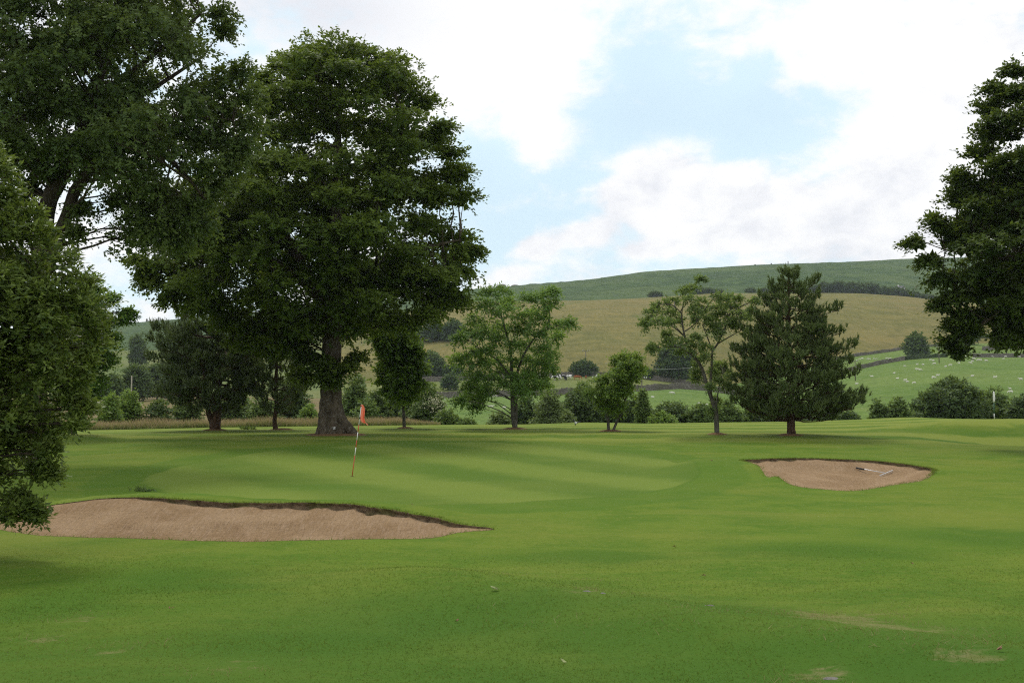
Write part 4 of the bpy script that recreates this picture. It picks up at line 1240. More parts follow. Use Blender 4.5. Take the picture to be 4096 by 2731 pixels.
tree('small_tree', 'leafy tree with wispy top rising behind the left edge bush', 55,
     [[(292, 1738, 0.12), (292, 1690, 0.1), (295, 1600, 0.09), (300, 1450, 0.06), (320, 1250, 0.03)]],
     [(1120, 320, 400), (1160, 290, 420), (1220, 250, 450), (1280, 200, 470), (1350, 170, 480), (1430, 160, 470), (1520, 170, 450), (1600, 190, 400), (1660, 230, 340)],
     nb=56, R=0.6, ns=42, nl=11, core=30, inset=1.0, spray=0.42, leaf=(0.19, 0.11), mat='ash', bark='bark', seed=97, kd=0.9, extra=[(500, 1262, 0.22, 0), (480, 1285, 0.2, 0), (515, 1255, 0.12, 0), (440, 1200, 0.3, 0)])

# rings of bare soil and dead needles at the feet of the back trees
for (px, Y, rw, nm) in ((1345, 57.7, 1.75, 'great beech'), (860, 66, 0.75, 'broad dark pine'), (1125, 66, 0.75, 'slim crooked pine'), (1620, 68, 0.55, 'young sycamore'), (2058, 66, 0.8, 'light green ash'), (2446, 62, 0.75, 'two stemmed rowan'), (2868, 56, 0.5, 'sparse open tree'), (3160, 55, 0.7, 'tall bushy pine')):
    x = float(pix_x(px, 1720, Y))
    a = np.arange(22) * 2 * math.pi / 22
    rr = np.random.RandomState(int(px)).uniform(0.75, 1.15, 22) * rw
    V = [(x, Y, float(ground(x, Y)) + 0.10)]
    for s, hh in ((0.45, 0.08), (0.8, 0.03), (1.0, -0.02)):
        for k in range(22):
            vx, vy = x + math.cos(a[k]) * rr[k] * s, Y + math.sin(a[k]) * rr[k] * s
            V.append((vx, vy, float(ground(vx, vy)) + hh))
    fs = [(0, 1 + k, 1 + (k + 1) % 22) for k in range(22)]
    for q in range(2):
        fs += [(1 + q * 22 + k, 23 + q * 22 + k, 23 + q * 22 + (k + 1) % 22, 1 + q * 22 + (k + 1) % 22) for k in range(22)]
    mb = MB()
    mb.add(np.array(V), fs)
    tag(mb.build('mulch_ring', M['mulch'], None, True), 'ring of rusty dead needles at the foot of the ' + nm, 'mulch', 'mulch rings round the lawn trees')

# --- shrubs along the dip behind the lawn
def dome_rows(px, top, wpx, bot, rng, lean=0.0):
    out = []
    for s in np.linspace(0, 1, 9):
        hw = 0.5 * wpx * math.sqrt(max(0.0, 1 - (1 - s) ** 2.2)) * rng.uniform(0.9, 1.06) + 4
        c = px + lean * (1 - s)
        out.append((top + (bot - top) * s, c - hw, c + hw))
    return out


def shrub(name, label, px, top, wpx, Y, mat, seed, dens=1.0, leaf=None, lean=0, cat='shrub', group=None, stems=3, kd=0.8, flat=0.75, bark='bark'):
    rng = np.random.RandomState(seed)
    x = float(pix_x(px, 1690, Y))
    bz = float(far(x, Y))
    bot = HOR - (bz - ZC) * F / Y
    rows = dome_rows(px, top, wpx, bot - 4, rng, lean)
    h = (bot - top) * Y / F
    wm = wpx * Y / F
    R = max(0.22 * min(h, wm), 0.10 * Y / 100 * 2.2)
    lf = leaf or 0.0027 * Y
    nb = int(max(8, 1.5 * (h * wm) / (R * R)))
    tr = [[(px + rng.uniform(-0.05, 0.05) * wpx, bot, 0.02 * h + 0.02), (px + rng.uniform(-0.15, 0.15) * wpx + lean * 0.3, bot - 0.4 * (bot - top), 0.014 * h + 0.01), (px + rng.uniform(-0.3, 0.3) * wpx + lean, top + 0.2 * (bot - top), 0.008 * h)] for _ in range(stems)]
    area = 4 * R * R
    tot = 3.0 * dens * area / (0.30 * lf * lf)
    nl = 8
    ns = int(max(6, tot / nl))
    return tree(name, label, Y, tr, rows, nb=nb, R=R, ns=ns, nl=nl, spray=R * 0.55, leaf=(lf, lf * 0.62), mat=mat, bark=bark, kd=kd, shell=2.6, flat=flat, up=0.6, seed=seed, twigs=0, gz=far, cat=cat, inset=1.05, group=group, sides=6)


SH = [('s_lime', 440, 1585, 110, 92, 'bright young shrub beside the left edge bush'), ('s_lime', 518, 1565, 120, 95, 'bright green young shrub in front of the reddish meadow'),
      ('s_dark', 640, 1605, 130, 95, 'low dark shrub under the spreading side of the dark pine'), ('s_mid', 745, 1590, 130, 98, 'grey green shrub behind the left half of the dark pine'), ('s_mid', 940, 1560, 170, 98, 'mid green thicket right of the dark pine trunk'),
      ('s_mid', 1050, 1590, 130, 95, 'green thicket left of the slim crooked pine'), ('s_dark', 1170, 1530, 170, 100, 'dark thicket between slim pine and great beech'), ('s_lime', 1235, 1620, 90, 92, 'pale green low bush touching the beech trunk on its left'),
      ('s_mid', 1420, 1515, 150, 100, 'tall green thicket right of the beech trunk'), ('s_dark', 1510, 1570, 120, 98, 'dark thicket left of the young sycamore'), ('s_mid', 1465, 1610, 130, 92, 'low mid green bush behind the orange flag'), ('s_dark', 1575, 1560, 130, 102, 'dark bush directly behind the young sycamore trunk'),
      ('s_mid', 1650, 1580, 110, 98, 'grey green bush right of the young sycamore'), ('s_mid', 1790, 1645, 120, 90, 'low bush in front of the boulder'), ('s_mid', 1865, 1680, 90, 88, 'low grassy scrub at the lawn edge left of the ash'), ('s_olive', 2000, 1655, 110, 90, 'thin pale scrub left of the ash trunk'),
      ('s_dark', 2105, 1590, 130, 98, 'dark bush right of the ash trunk'), ('s_olive', 2200, 1570, 140, 92, 'olive willow bush right of the ash'), ('s_olive', 2270, 1650, 70, 90, 'small olive bush right of the willow bush'), ('s_dark', 2320, 1545, 190, 100, 'tall dark thicket above the magpie'),
      ('s_mid', 2330, 1530, 130, 105, 'lighter crown poking out behind the tall dark thicket'), ('s_dark', 2440, 1575, 180, 100, 'dark thicket behind the two stemmed rowan'), ('s_dark', 2545, 1590, 150, 99, 'dark thicket right of the rowan stems'), ('s_dark', 2690, 1612, 190, 98, 'dark topped bushes left of the sparse tree'),
      ('s_lime', 2650, 1650, 120, 92, 'yellowish green bush low in front of the dark topped bushes'), ('s_mid', 2800, 1625, 170, 97, 'grey green bush behind the sparse tree trunk'), ('s_mid', 2910, 1610, 160, 98, 'bush between the sparse tree and the tall pine'), ('s_dark', 3050, 1620, 220, 99, 'dark bush behind the left foot of the tall pine'),
      ('s_dark', 3260, 1630, 260, 99, 'dark bush behind the right foot of the tall pine'), ('s_dark', 3390, 1650, 90, 96, 'low dark bush right of the tall pine'), ('s_mid', 3515, 1603, 75, 97, 'small pointed bush left of the big dome bush'), ('s_mid', 3590, 1598, 110, 97, 'rounded bush joining the left side of the big dome bush'),
      ('s_dark', 3800, 1525, 340, 100, 'big dark dome shaped bush left of the white flagstick'), ('s_mid', 3975, 1565, 130, 102, 'bush directly behind the white flagstick'), ('s_dark', 4090, 1575, 140, 98, 'dark bush at the right edge beyond the white flagstick'), ('s_dark', 4230, 1580, 200, 98, 'dark bush just outside the right edge')]
for k, (mt, px, top, w_, Y, lab) in enumerate(SH):
    if px > 4150:
        continue
    shrub('shrub', lab, px, top, w_, Y, mt, 200 + k, group='shrubs along the dip behind the lawn', dens=0.65)
hw = shrub('hawthorn_bush', 'hawthorn bush with cream blossom beside the boulder', 1712, 1545, 160, 96, 's_mid', 301, 0.9)
rng = np.random.RandomState(7)
n = 420
b0 = np.array(hw.location)
Pp = np.column_stack([pix_x(1735 + rng.randn(n) * 26, 1620, 94.5), 94.6 + rng.randn(n) * 0.5, pix_z(1612 + rng.randn(n) * 18, 95)])
D = unit(rng.randn(n, 3))
Nn = unit(np.cross(D, rng.randn(n, 3)))
leaf_mesh('blossom', Pp, D, Nn, np.full(n, 0.12), np.full(n, 0.12), rng.rand(n), M['blossom'], hw, b0)
# small upright conifer left of the rowan's right neighbour
shrub('young_conifer', 'narrow young conifer under the double armed pole', 2572, 1560, 60, 94, 's_mid', 303, 1.0, flat=0.4)

# --- trees on the valley side
FT = [('far_mid', 552, 1332, 66, 470, 'lone dark tree high on the far field at left', 1400), ('far_mid', 545, 1462, 120, 250, 'olive green tree behind the pale post', 1552), ('far_mid', 628, 1460, 110, 270, 'bluish dark tree behind the dark pine', 1555), ('far_mid', 440, 1500, 100, 240, 'dark tree beside the grey fence at left', 1560),
      ('far_dark', 720, 1430, 150, 260, 'dark tree hidden behind the dark pine crown', 1555), ('far_dark', 1660, 1296, 90, 560, 'leftmost of three dark trees on the tawny slope', 1362), ('far_dark', 1735, 1285, 110, 560, 'middle of three dark trees on the tawny slope', 1362), ('far_dark', 1815, 1284, 95, 560, 'rightmost of three dark trees on the tawny slope', 1362),
      ('far_mid', 1720, 1415, 120, 405, 'greyish tree above the upper stone wall', 1508), ('far_dark', 1812, 1462, 90, 405, 'dark bush above the upper stone wall', 1512), ('far_mid', 1660, 1455, 90, 405, 'pale bush beside the greyish tree', 1512), ('far_dark', 2335, 1446, 112, 412, 'rounded dark bush above the cattle', 1500),
      ('far_dark', 2700, 1372, 175, 398, 'big dark spreading tree behind the sparse tree', 1520), ('far_dark', 2588, 1478, 60, 402, 'small dark bush left of the big dark spreading tree', 1514), ('far_mid', 3665, 1338, 100, 470, 'lone rounded tree on the wall of the sheep pasture', 1428), ('far_dark', 3870, 1325, 80, 520, 'purplish dark tree left of the hedge', 1378),
      ('far_dark', 1800, 1500, 70, 330, 'dark bush against the lower stone wall', 1560)]


def far_tree(label, px, top, wpx, Y, mat, seed, bot=None, dens=1.0, cat='tree', group=None, name='field_tree'):
    if bot:
        ys = np.linspace(Y * 0.6, Y * 1.25, 1500)
        dd = pix_z(bot, ys) - far(pix_x(px, bot, ys), ys)
        Y = float(ys[np.argmax(dd <= 0)]) if (dd <= 0).any() else Y
    x = float(pix_x(px, bot or top, Y))
    bz = float(far(x, Y))
    b = HOR - (bz - ZC) * F / Y
    # keep the crown's height on the slope
    rng = np.random.RandomState(seed)
    h = max((b - top), 12)
    rows = []
    for s in np.linspace(0, 1, 9):
        hwid = 0.5 * wpx * (math.sqrt(max(0.0, 1 - (1 - s * 1.15) ** 2)) if s < 0.87 else 0.85) * rng.uniform(0.85, 1.05) + 1
        rows.append((top + h * 0.9 * s, px - hwid, px + hwid))
    hm, wm = h * Y / F, wpx * Y / F
    R = 0.2 * min(hm, wm) + 0.1
    lf = 0.0026 * Y
    tot = 2.6 * dens * 4 * R * R / (0.3 * lf * lf)
    tr = [[(px, b, 0.028 * hm), (px + 2, b - 0.4 * h, 0.02 * hm), (px, top + 0.2 * h, 0.008 * hm)]]
    return tree(name, label, Y, tr, rows, nb=int(max(9, 1.5 * hm * wm / (R * R))), R=R, ns=int(max(6, tot / 6)), nl=6, spray=R * 0.5, leaf=(lf, lf * 0.65), mat=mat, bark='bark', kd=0.8, shell=2.6, up=0.5, seed=seed, twigs=0, gz=far, cat=cat, sides=5, inset=0.6, group=group)


for k, (mt, px, top, w_, Y, lab, bot) in enumerate(FT):
    far_tree(lab, px, top, w_, Y, mt, 400 + k, bot)
ORD = 'first second third fourth fifth sixth seventh eighth ninth tenth eleventh twelfth thirteenth fourteenth fifteenth sixteenth'.split()
rng = np.random.RandomState(12)
belt = [(3265 + 34 * k + rng.uniform(-8, 8), 1132 + (abs(k - 4) * 4) + rng.uniform(-7, 7) + max(0, k - 6) * 3, rng.uniform(44, 66)) for k in range(15)]
for k, (px, top, w_) in enumerate(belt):
    Y = 853 + rng.uniform(0, 8)
    far_tree('%s tree from the left in the dark woodland belt below the moor' % ORD[k], px, top, w_, Y, 'far_dark', 450 + k, group='belt of woodland below the moor')
for k, (px, top, w_, lab) in enumerate([(2622, 1175, 40, 'low scrub at the top of the tawny slope behind the sparse tree'), (2815, 1163, 90, 'long low scrub on the moor edge left of the tall pine'), (2870, 1167, 40, 'small scrub right of the long low scrub'), (3003, 1162, 26, 'small round scrub just left of the tall pine top'),
                                        (3060, 1163, 40, 'scrub on the moor edge hidden by the tall pine'), (3300, 1098, 18, 'single dark bush high on the moor')]):
    Y = 856 if top > 1120 else 1180
    far_tree(lab, px, top, w_, Y, 'far_dark', 480 + k, cat='bush', name='moor_bush')
# ------------------------------------------------------------------ walls of the valley side
def wall_run(label, pts, height, seed, width=0.6, mat='wall', name='dry_stone_wall', cat='wall'):
    """pts: (px, distance function) along a field boundary"""
    rng = np.random.RandomState(seed)
    ps = np.arange(pts[0], pts[1] + 1, 5.0)
    fn, side = pts[2], pts[3]
    Y = fn(ps) + side
    x = (ps - CX) / F * Y
    z = far(x, Y)
    T = unit(np.column_stack([np.gradient(x), np.gradient(Y)]))
    nx, ny = -T[:, 1], T[:, 0]
    h = height * (1 + 0.05 * rng.randn(len(ps)) + 0.06 * np.sin(ps * 0.07))
    if cat == 'hedge':
        h = height * (1 + 0.12 * rng.randn(len(ps)))
    rows = []
    for sx, k in ((1, -0.2), (0.95, 0.0), (0.7, 0.85), (0.45, 1.0), (-0.45, 1.0), (-0.7, 0.85), (-0.95, 0.0), (-1, -0.2)):
        j = rng.randn(len(ps)) * 0.05
        rows.append(np.column_stack([x + nx * (width * 0.5 * sx + j), Y + ny * (width * 0.5 * sx + j), z + h * k]))
    n = len(ps)
    V = np.concatenate(rows)
    fs = [(a * n + i, a * n + i + 1, (a + 1) * n + i + 1, (a + 1) * n + i) for a in range(len(rows) - 1) for i in range(n - 1)]
    mb = MB()
    mb.add(V, fs + [tuple(a * n for a in range(8)), tuple(a * n + n - 1 for a in range(8))[::-1]])
    return tag(mb.build(name, M[mat], None), label, cat)


wall_run('dark stone wall above the sheep left of the ash', (1655, 2300, d1, 0.0), 1.9, 1)
wall_run('stone wall sloping down behind the sparse tree to the pine', (2535, 3130, d1, 0.0), 1.9, 2)
wall_run('stone wall climbing right from the tall pine to the lone rounded tree', (3135, 3620, d1, 0.0), 1.5, 3)
wall_run('dark stone wall behind the sheep at the right edge', (3895, 4400, d1, 0.0), 1.5, 4)
wall_run('higher stone wall left of the ash at the foot of the tawny slope', (1640, 2140, d2, 0.0), 1.8, 5)
wall_run('stone wall behind the cattle', (2143, 2800, d2, 0.0), 1.5, 6)
wall_run('thin wall curving up under the tawny slope at right', (3345, 3700, d2, 0.0), 1.3, 7)
wall_run('low wall right of the lone rounded tree', (3703, 3830, d2, 0.0), 1.0, 8)
m, N = new_mat('hedge leaves')
co = N.n('ShaderNodeTexCoord').outputs['Object']
hn = N.noise(co, 0.9, 6, 0.7)
finish(N, N.mix(N.ramp(hn, 0.35, 0.65), (0.018, 0.030, 0.012), (0.060, 0.085, 0.028)), 0.9, 0.1, hn, 0.5, 1.0)
M['hedge'] = m
wall_run('dark hedge right of the lone rounded tree below the bright pasture', (3623, 3790, d1, 0.0), 1.5, 9, 1.4, 'hedge', 'field_hedge', 'hedge')
wall_run('fence line hedge at the right edge before the white house', (3935, 4330, lambda p: d1(p) + 40 + 30 * (p - 3935) / 400, 0.0), 1.7, 10, 1.0, 'wall')

# gate in the gap of the sheep wall
g0 = np.array((float(pix_x(3845, 1428, 418)), 418.0, 0))
g0[2] = float(far(g0[0], g0[1]))
gate = empty('field_gate', g0, 'wooden gate in the gap of the sheep pasture wall', 'gate')
for dx in (0.0, 2.6, 4.6):
    mb = MB()
    mb.box((dx - 0.1, -0.1, -0.2), (dx + 0.1, 0.1, 1.7))
    mb.build('post', M['pole_wood'], gate)
for k in range(4):
    mb = MB()
    mb.box((0.1, -0.04, 0.3 + 0.3 * k), (4.5, 0.04, 0.42 + 0.3 * k))
    mb.build('bar', M['pole_wood'], gate)

# fence at the far left
f0 = np.array((float(pix_x(450, 1490, 215)), 215.0, 0))
f0[2] = float(far(f0[0], f0[1]))
fence = empty('rail_fence', f0, 'grey rail fence beside the dark trees at left', 'fence')
for k in range(5):
    mb = MB()
    mb.box((k * 0.9 - 0.06, -0.06, -0.2), (k * 0.9 + 0.06, 0.06, 1.3))
    mb.build('post', M['pole_wood'], fence)
for k in range(4):
    mb = MB()
    mb.box((-0.1, -0.03, 0.3 + 0.26 * k), (3.8, 0.03, 0.42 + 0.26 * k))
    mb.build('rail', M['pole_wood'], fence)

# ------------------------------------------------------------------ poles and the overhead cable
def pole(label, px, top, Y, arms=(), mat='pole_wood', r=0.13, name='utility_pole'):
    x = float(pix_x(px, top, Y))
    b = np.array((x, Y, float(far(x, Y))))
    h = float(pix_z(top, Y)) - b[2]
    o = empty(name, b, label, 'pole')
    mb = MB()
    mb.tube([(0, 0, -0.3), (0, 0, h * 0.5), (0, 0, h)], [r * 1.15, r, r * 0.8], 8)
    mb.build('post', M[mat], o, True)
    for dz, w_ in arms:
        mb = MB()
        mb.box((-w_, -0.14, h - dz - 0.06), (w_, -0.02, h - dz + 0.06))
        a = mb.build('cross_arm', M['pole_wood'], o)
        for s in (-0.95, -0.5, 0.5, 0.95):
            mb = MB()
            mb.tube([(s * w_, -0.08, h - dz + 0.06), (s * w_, -0.08, h - dz + 0.16), (s * w_, -0.08, h - dz + 0.32)], [0.05, 0.10, 0.05], 6)
            mb.build('insulator', M['white'], a, True)
    return b + np.array((0, 0, h))


pole('thin utility pole in front of the rounded dark bush above the cattle', 2343, 1402, 395, ((0.15, 1.3),), r=0.17)
t1 = pole('double armed utility pole behind the right side of the rowan', 2567, 1490, 200, ((0.2, 1.1), (1.1, 0.85)))
t2 = pole('pale utility pole right of the big dark spreading tree', 2771, 1468, 370, ((0.1, 0.5),), 'pole_pale', 0.16)
pole('thin pole in the sheep pasture right of the tall pine', 3420, 1442, 300, ((0.15, 0.8),), r=0.13)
pole('thin pole in the sheep pasture right of the lone rounded tree', 3755, 1386, 360, ((0.15, 1.3),), r=0.15)
pole('pole beside the hedge near the white house', 4026, 1378, 440, ((0.15, 0.8),), r=0.18)
pole('pale wooden post in front of the olive tree at left', 527, 1502, 190, (), 'pole_pale', 0.12, 'wooden_post')
mb = MB()
a, b = P3(2420, 1452, 230), P3(2771, 1470, 370)
c = np.linspace(0, 1, 14)[:, None]
cp = a + (b - a) * c
cp[:, 2] -= 0.8 * np.sin(c[:, 0] * math.pi)
mb.tube(cp, np.full(14, 0.035), 4)
tag(mb.build('overhead_cable', M['cable'], None), 'pale cable crossing in front of the big dark spreading tree', 'cable')

# ------------------------------------------------------------------ house, barn, rocks
def house(name, label, px, Y, L, Wd, H, roof, rot, seed, windows=True):
    x = float(pix_x(px, 1370, Y))
    b = np.array((x, Y, float(far(x, Y)) - 0.3))
    o = empty(name, b, label, 'house')
    o.rotation_euler = (0, 0, rot)
    mb = MB()
    V = np.array([(-L, -Wd, 0), (L, -Wd, 0), (L, Wd, 0), (-L, Wd, 0), (-L, -Wd, H), (L, -Wd, H), (L, Wd, H), (-L, Wd, H), (-L, 0, H + roof), (L, 0, H + roof)], float)
    mb.add(V, [(0, 1, 5, 4), (1, 2, 6, 9, 5), (2, 3, 7, 6), (3, 0, 4, 8, 7)])
    mb.build('wall', M['render'], o)
    for s in (-1, 1):
        mb = MB()
        e = 0.35
        y0, z0 = s * (Wd + e), H - e * roof / Wd + 0.06
        V = np.array([(-L - e, y0, z0), (L + e, y0, z0), (L + e, 0, H + roof + 0.06), (-L - e, 0, H + roof + 0.06)])
        V = np.concatenate([V, V + (0, 0, 0.16)])
        mb.add(V, [(0, 1, 2, 3), (4, 5, 6, 7), (0, 1, 5, 4), (1, 2, 6, 5), (2, 3, 7, 6), (3, 0, 4, 7)])
        mb.build('roof_slope', M['slate'], o)
    mb = MB()
    mb.box((-L * 0.55, -0.4, H + roof - 0.3), (-L * 0.55 + 0.9, 0.4, H + roof + 0.9))
    mb.build('chimney', M['render'], o)
    if windows:
        for wx in (-L * 0.7, -L * 0.2, L * 0.35):
            mb = MB()
            mb.box((wx, -Wd - 0.06, 1.0), (wx + 1.4, -Wd + 0.05, 2.2))
            f = mb.build('window', M['white'], o)
            for q in range(2):
                mb = MB()
                mb.box((wx + 0.1 + 0.65 * q, -Wd - 0.09, 1.1), (wx + 0.65 + 0.65 * q, -Wd - 0.07, 2.1))
                mb.build('pane', M['glass'], f)
        mb = MB()
        mb.box((L + 0.02, -0.5, 1.0), (L + 0.08, 0.5, 2.1))
        mb.build('window', M['glass'], o)
    return o


house('bungalow', 'white bungalow with dark slate roof at the right edge', 4118, 545, 7.0, 4.0, 2.8, 2.6, math.radians(-38), 1)
hb = house('farm_building', 'tiny white building in the woodland belt below the moor', 3604, 868, 3.2, 2.4, 2.4, 1.5, math.radians(10), 2, False)
hb.location.z += 3.0
far_tree('yellow topped garden hedge bush left of the white bungalow', 3912, 1344, 46, 525, 'far_mid', 601, cat='bush', name='garden_bush')
far_tree('long garden hedge left of the white bungalow', 3985, 1345, 110, 527, 'far_mid', 602, cat='bush', name='garden_bush', dens=1.2)


def boulder(name, label, c, size, seed, mat='rock', sub=3, squash=0.4):
    rng = np.random.RandomState(seed)
    bm = bmesh.new()
    bmesh.ops.create_icosphere(bm, subdivisions=sub, radius=1.0)
    pl = unit(rng.randn(9, 3))
    dd = rng.uniform(0.55, 0.9, 9)
    for v in bm.verts:
        p = np.array(v.co)
        for n_, d_ in zip(pl, dd):
            k = p @ n_ - d_
            if k > 0:
                p = p - n_ * k * 0.9
        v.co = Vector(p * np.asarray(size))
    me = bpy.data.meshes.new(name)
    bm.to_mesh(me)
    bm.free()
    o = link(name, me, M[mat])
    o.location = c
    return tag(o, label, 'rock')


p = P3(1783, 1645, 93)
p[2] = float(far(p[0], p[1])) + 0.5
boulder('boulder', 'rounded grey boulder beside the blossoming hawthorn', p, (0.75, 0.7, 0.85), 3)
p = P3(1735, 1668, 92.5)
p[2] = float(far(p[0], p[1])) + 0.35
boulder('boulder', 'small pale rock under the blossoming hawthorn', p, (0.5, 0.4, 0.5), 6)
# the outcrop on the skyline, seen beyond the moor
for k, (px, top, w_, lab) in enumerate([(1975, 1151, 62, 'low left block of the skyline rock outcrop'), (2006, 1139, 40, 'flat topped highest block of the skyline rock outcrop'), (2068, 1143, 70, 'long right block of the skyline rock outcrop')]):
    Y = 1352
    x = float(pix_x(px, top, Y))
    z1 = float(pix_z(top, Y))
    z0 = float(far(x, Y)) - 6
    boulder('rock_outcrop', lab, (x, Y, (z0 + z1) / 2), (w_ * 0.62 * Y / F, 9, (z1 - z0) / 2 * 1.35), 20 + k)
for k, (px, top, w_, Y, lab) in enumerate([(587, 1275, 8, 1195, 'left of two small stone towers on the far left skyline'), (635, 1268, 6, 1200, 'right of two small stone towers on the far left skyline'), (3020, 1058, 10, 1424, 'small pale rock on the skyline left of the pine top'), (3152, 1044, 4, 1432, 'thin stone post on the skyline above the pine top'),
                                           (3085, 1053, 6, 1428, 'tiny pale stone on the skyline near the pine top')]):
    x = float(pix_x(px, top, Y))
    z1 = float(pix_z(top, Y))
    z0 = float(far(x, Y)) - 1
    mb = MB()
    rr = w_ * 0.5 * Y / F
    mb.tube([(0, 0, 0), (0.1, 0, (z1 - z0) * 0.6), (0, 0.1, max(z1 - z0, 1.6))], [rr * 1.1, rr, rr * 0.75], 6)
    o = tag(mb.build('skyline_stone', M['rock'], None), lab, 'rock')
    o.location = (x, Y, z0)

# ------------------------------------------------------------------ animals (skinned bodies)
def skin_mesh(name, joints, edges, sub=1):
    me = bpy.data.meshes.new(name + '_bones')
    me.from_pydata([j[:3] for j in joints], edges, [])
    o = bpy.data.objects.new(name + '_bones', me)
    COL.objects.link(o)
    md = o.modifiers.new('skin', 'SKIN')
    for k, j in enumerate(joints):
        r = j[3]
        me.skin_vertices[0].data[k].radius = (r, j[4] if len(j) > 4 else r)
    me.skin_vertices[0].data[0].use_root = True
    md.use_smooth_shade = True
    s = o.modifiers.new('sub', 'SUBSURF')
    s.levels = sub
    dg = bpy.context.evaluated_depsgraph_get()
    out = bpy.data.meshes.new_from_object(o.evaluated_get(dg))
    out.name = name
    bpy.data.objects.remove(o)
    return out


def quadruped(name, L, H, body, leg, head_low, fat=1.0):
    """trunk along x, facing +x; legs to the ground at z = 0"""
    b = body
    zb = H - b
    J = [(0, 0, zb, b * 0.98), (-0.30 * L, 0, zb + 0.02 * H, b * 0.95), (-0.47 * L, 0, zb + 0.05 * H, b * 0.7), (0.25 * L, 0, zb, b), (0.42 * L, 0, zb + 0.08 * H, b * 0.62)]
    E = [(0, 1), (1, 2), (0, 3), (3, 4)]
    if head_low:
        J += [(0.60 * L, 0, zb - 0.10 * H, b * 0.40), (0.70 * L, 0, zb - 0.42 * H, b * 0.36), (0.76 * L, 0, 0.10 * H, b * 0.20)]
    else:
        J += [(0.56 * L, 0, zb + 0.30 * H, b * 0.42), (0.66 * L, 0, zb + 0.42 * H, b * 0.38), (0.84 * L, 0, zb + 0.30 * H, b * 0.20)]
    E += [(4, 5), (5, 6), (6, 7)]
    n = len(J)
    for s in (-1, 1):
        J += [(0.30 * L, s * b * 0.55, zb * 0.95, b * 0.34), (0.31 * L, s * b * 0.6, 0.28 * H, leg), (0.30 * L, s * b * 0.6, 0.02, leg * 0.9)]
        E += [(3, n), (n, n + 1), (n + 1, n + 2)]
        n += 3
        J += [(-0.36 * L, s * b * 0.55, zb * 0.95, b * 0.42), (-0.33 * L, s * b * 0.6, 0.52 * H, leg * 1.6), (-0.44 * L, s * b * 0.6, 0.30 * H, leg), (-0.41 * L, s * b * 0.6, 0.02, leg * 0.9)]
        E += [(1, n), (n, n + 1), (n + 1, n + 2), (n + 2, n + 3)]
        n += 4
    # ears and tail
    for s in (-1, 1):
        J += [(J[6][0] - 0.02 * L, s * b * 0.62, J[6][2] + 0.03 * H, b * 0.12)]
        E += [(6, n)]
        n += 1
    J += [(-0.56 * L, 0, zb + 0.02 * H, b * 0.14), (-0.56 * L, 0, zb - 0.28 * H, b * 0.10)]
    E += [(2, n), (n, n + 1)]
    return skin_mesh(name, J, E)


def lying(name, L, b):
    J = [(0, 0, b * 0.8, b), (-0.3 * L, 0, b * 0.75, b * 0.95), (-0.45 * L, 0, b * 0.7, b * 0.6), (0.28 * L, 0, b * 0.8, b * 0.85), (0.45 * L, 0, b * 1.25, b * 0.45), (0.55 * L, 0, b * 1.75, b * 0.4), (0.72 * L, 0, b * 1.55, b * 0.22),
         (0.42 * L, b * 0.5, b * 0.2, b * 0.16), (0.6 * L, b * 0.5, b * 0.12, b * 0.13), (0.42 * L, -b * 0.5, b * 0.2, b * 0.16), (0.6 * L, -b * 0.5, b * 0.12, b * 0.13), (0.52 * L, b * 0.55, b * 1.8, b * 0.12), (0.52 * L, -b * 0.55, b * 1.8, b * 0.12)]
    E = [(0, 1), (1, 2), (0, 3), (3, 4), (4, 5), (5, 6), (3, 7), (7, 8), (3, 9), (9, 10), (5, 11), (5, 12)]
    return skin_mesh(name, J, E)


def coat_mat(name, a, b, scale=1.0, thr=0.5):
    m, N = new_mat(name)
    co = N.n('ShaderNodeTexCoord').outputs['Object']
    rnd = N.n('ShaderNodeObjectInfo').outputs['Random']
    v = N.vmath('ADD', co, N.n('ShaderNodeCombineXYZ', None, X=N.math('MULTIPLY', rnd, 30.0), Y=N.math('MULTIPLY', rnd, 11.0)).outputs[0])
    n = N.noise(v, scale, 2, 0.4, 0.3)
    finish(N, N.mix(N.ramp(n, thr - 0.03, thr + 0.03), a, b), 0.85, 0.1)
    return m


M['wool'] = coat_mat('wool', (0.66, 0.62, 0.52), (0.76, 0.73, 0.65), 6.0)
M['cow_pied'] = coat_mat('black and white hide', (0.80, 0.78, 0.74), (0.018, 0.018, 0.018), 1.6, 0.52)
M['cow_black'] = coat_mat('black hide', (0.016, 0.016, 0.017), (0.030, 0.029, 0.028), 3.0)
M['cow_red'] = coat_mat('red brown hide', (0.260, 0.075, 0.025), (0.330, 0.105, 0.040), 3.0)

sheep_g = quadruped('sheep', 1.05, 0.78, 0.25, 0.045, True)
sheep_s = quadruped('sheep', 1.05, 0.78, 0.25, 0.045, False)
sheep_l = lying('sheep', 1.05, 0.27)
for me in (sheep_g, sheep_s, sheep_l):
    me.materials.clear()
    me.materials.append(M['wool'])


def on_far(px, py, Y0, Y1):
    """the spot on the far ground that the pixel looks at"""
    ys = np.linspace(Y0, Y1, 1500)
    d = pix_z(py, ys) - far(pix_x(px, py, ys), ys)
    k = np.argmax(d <= 0)
    if d[k] > 0:
        k = np.argmin(np.abs(d))
    x = float(pix_x(px, py, ys[k]))
    return np.array((x, ys[k], float(far(x, ys[k]))))


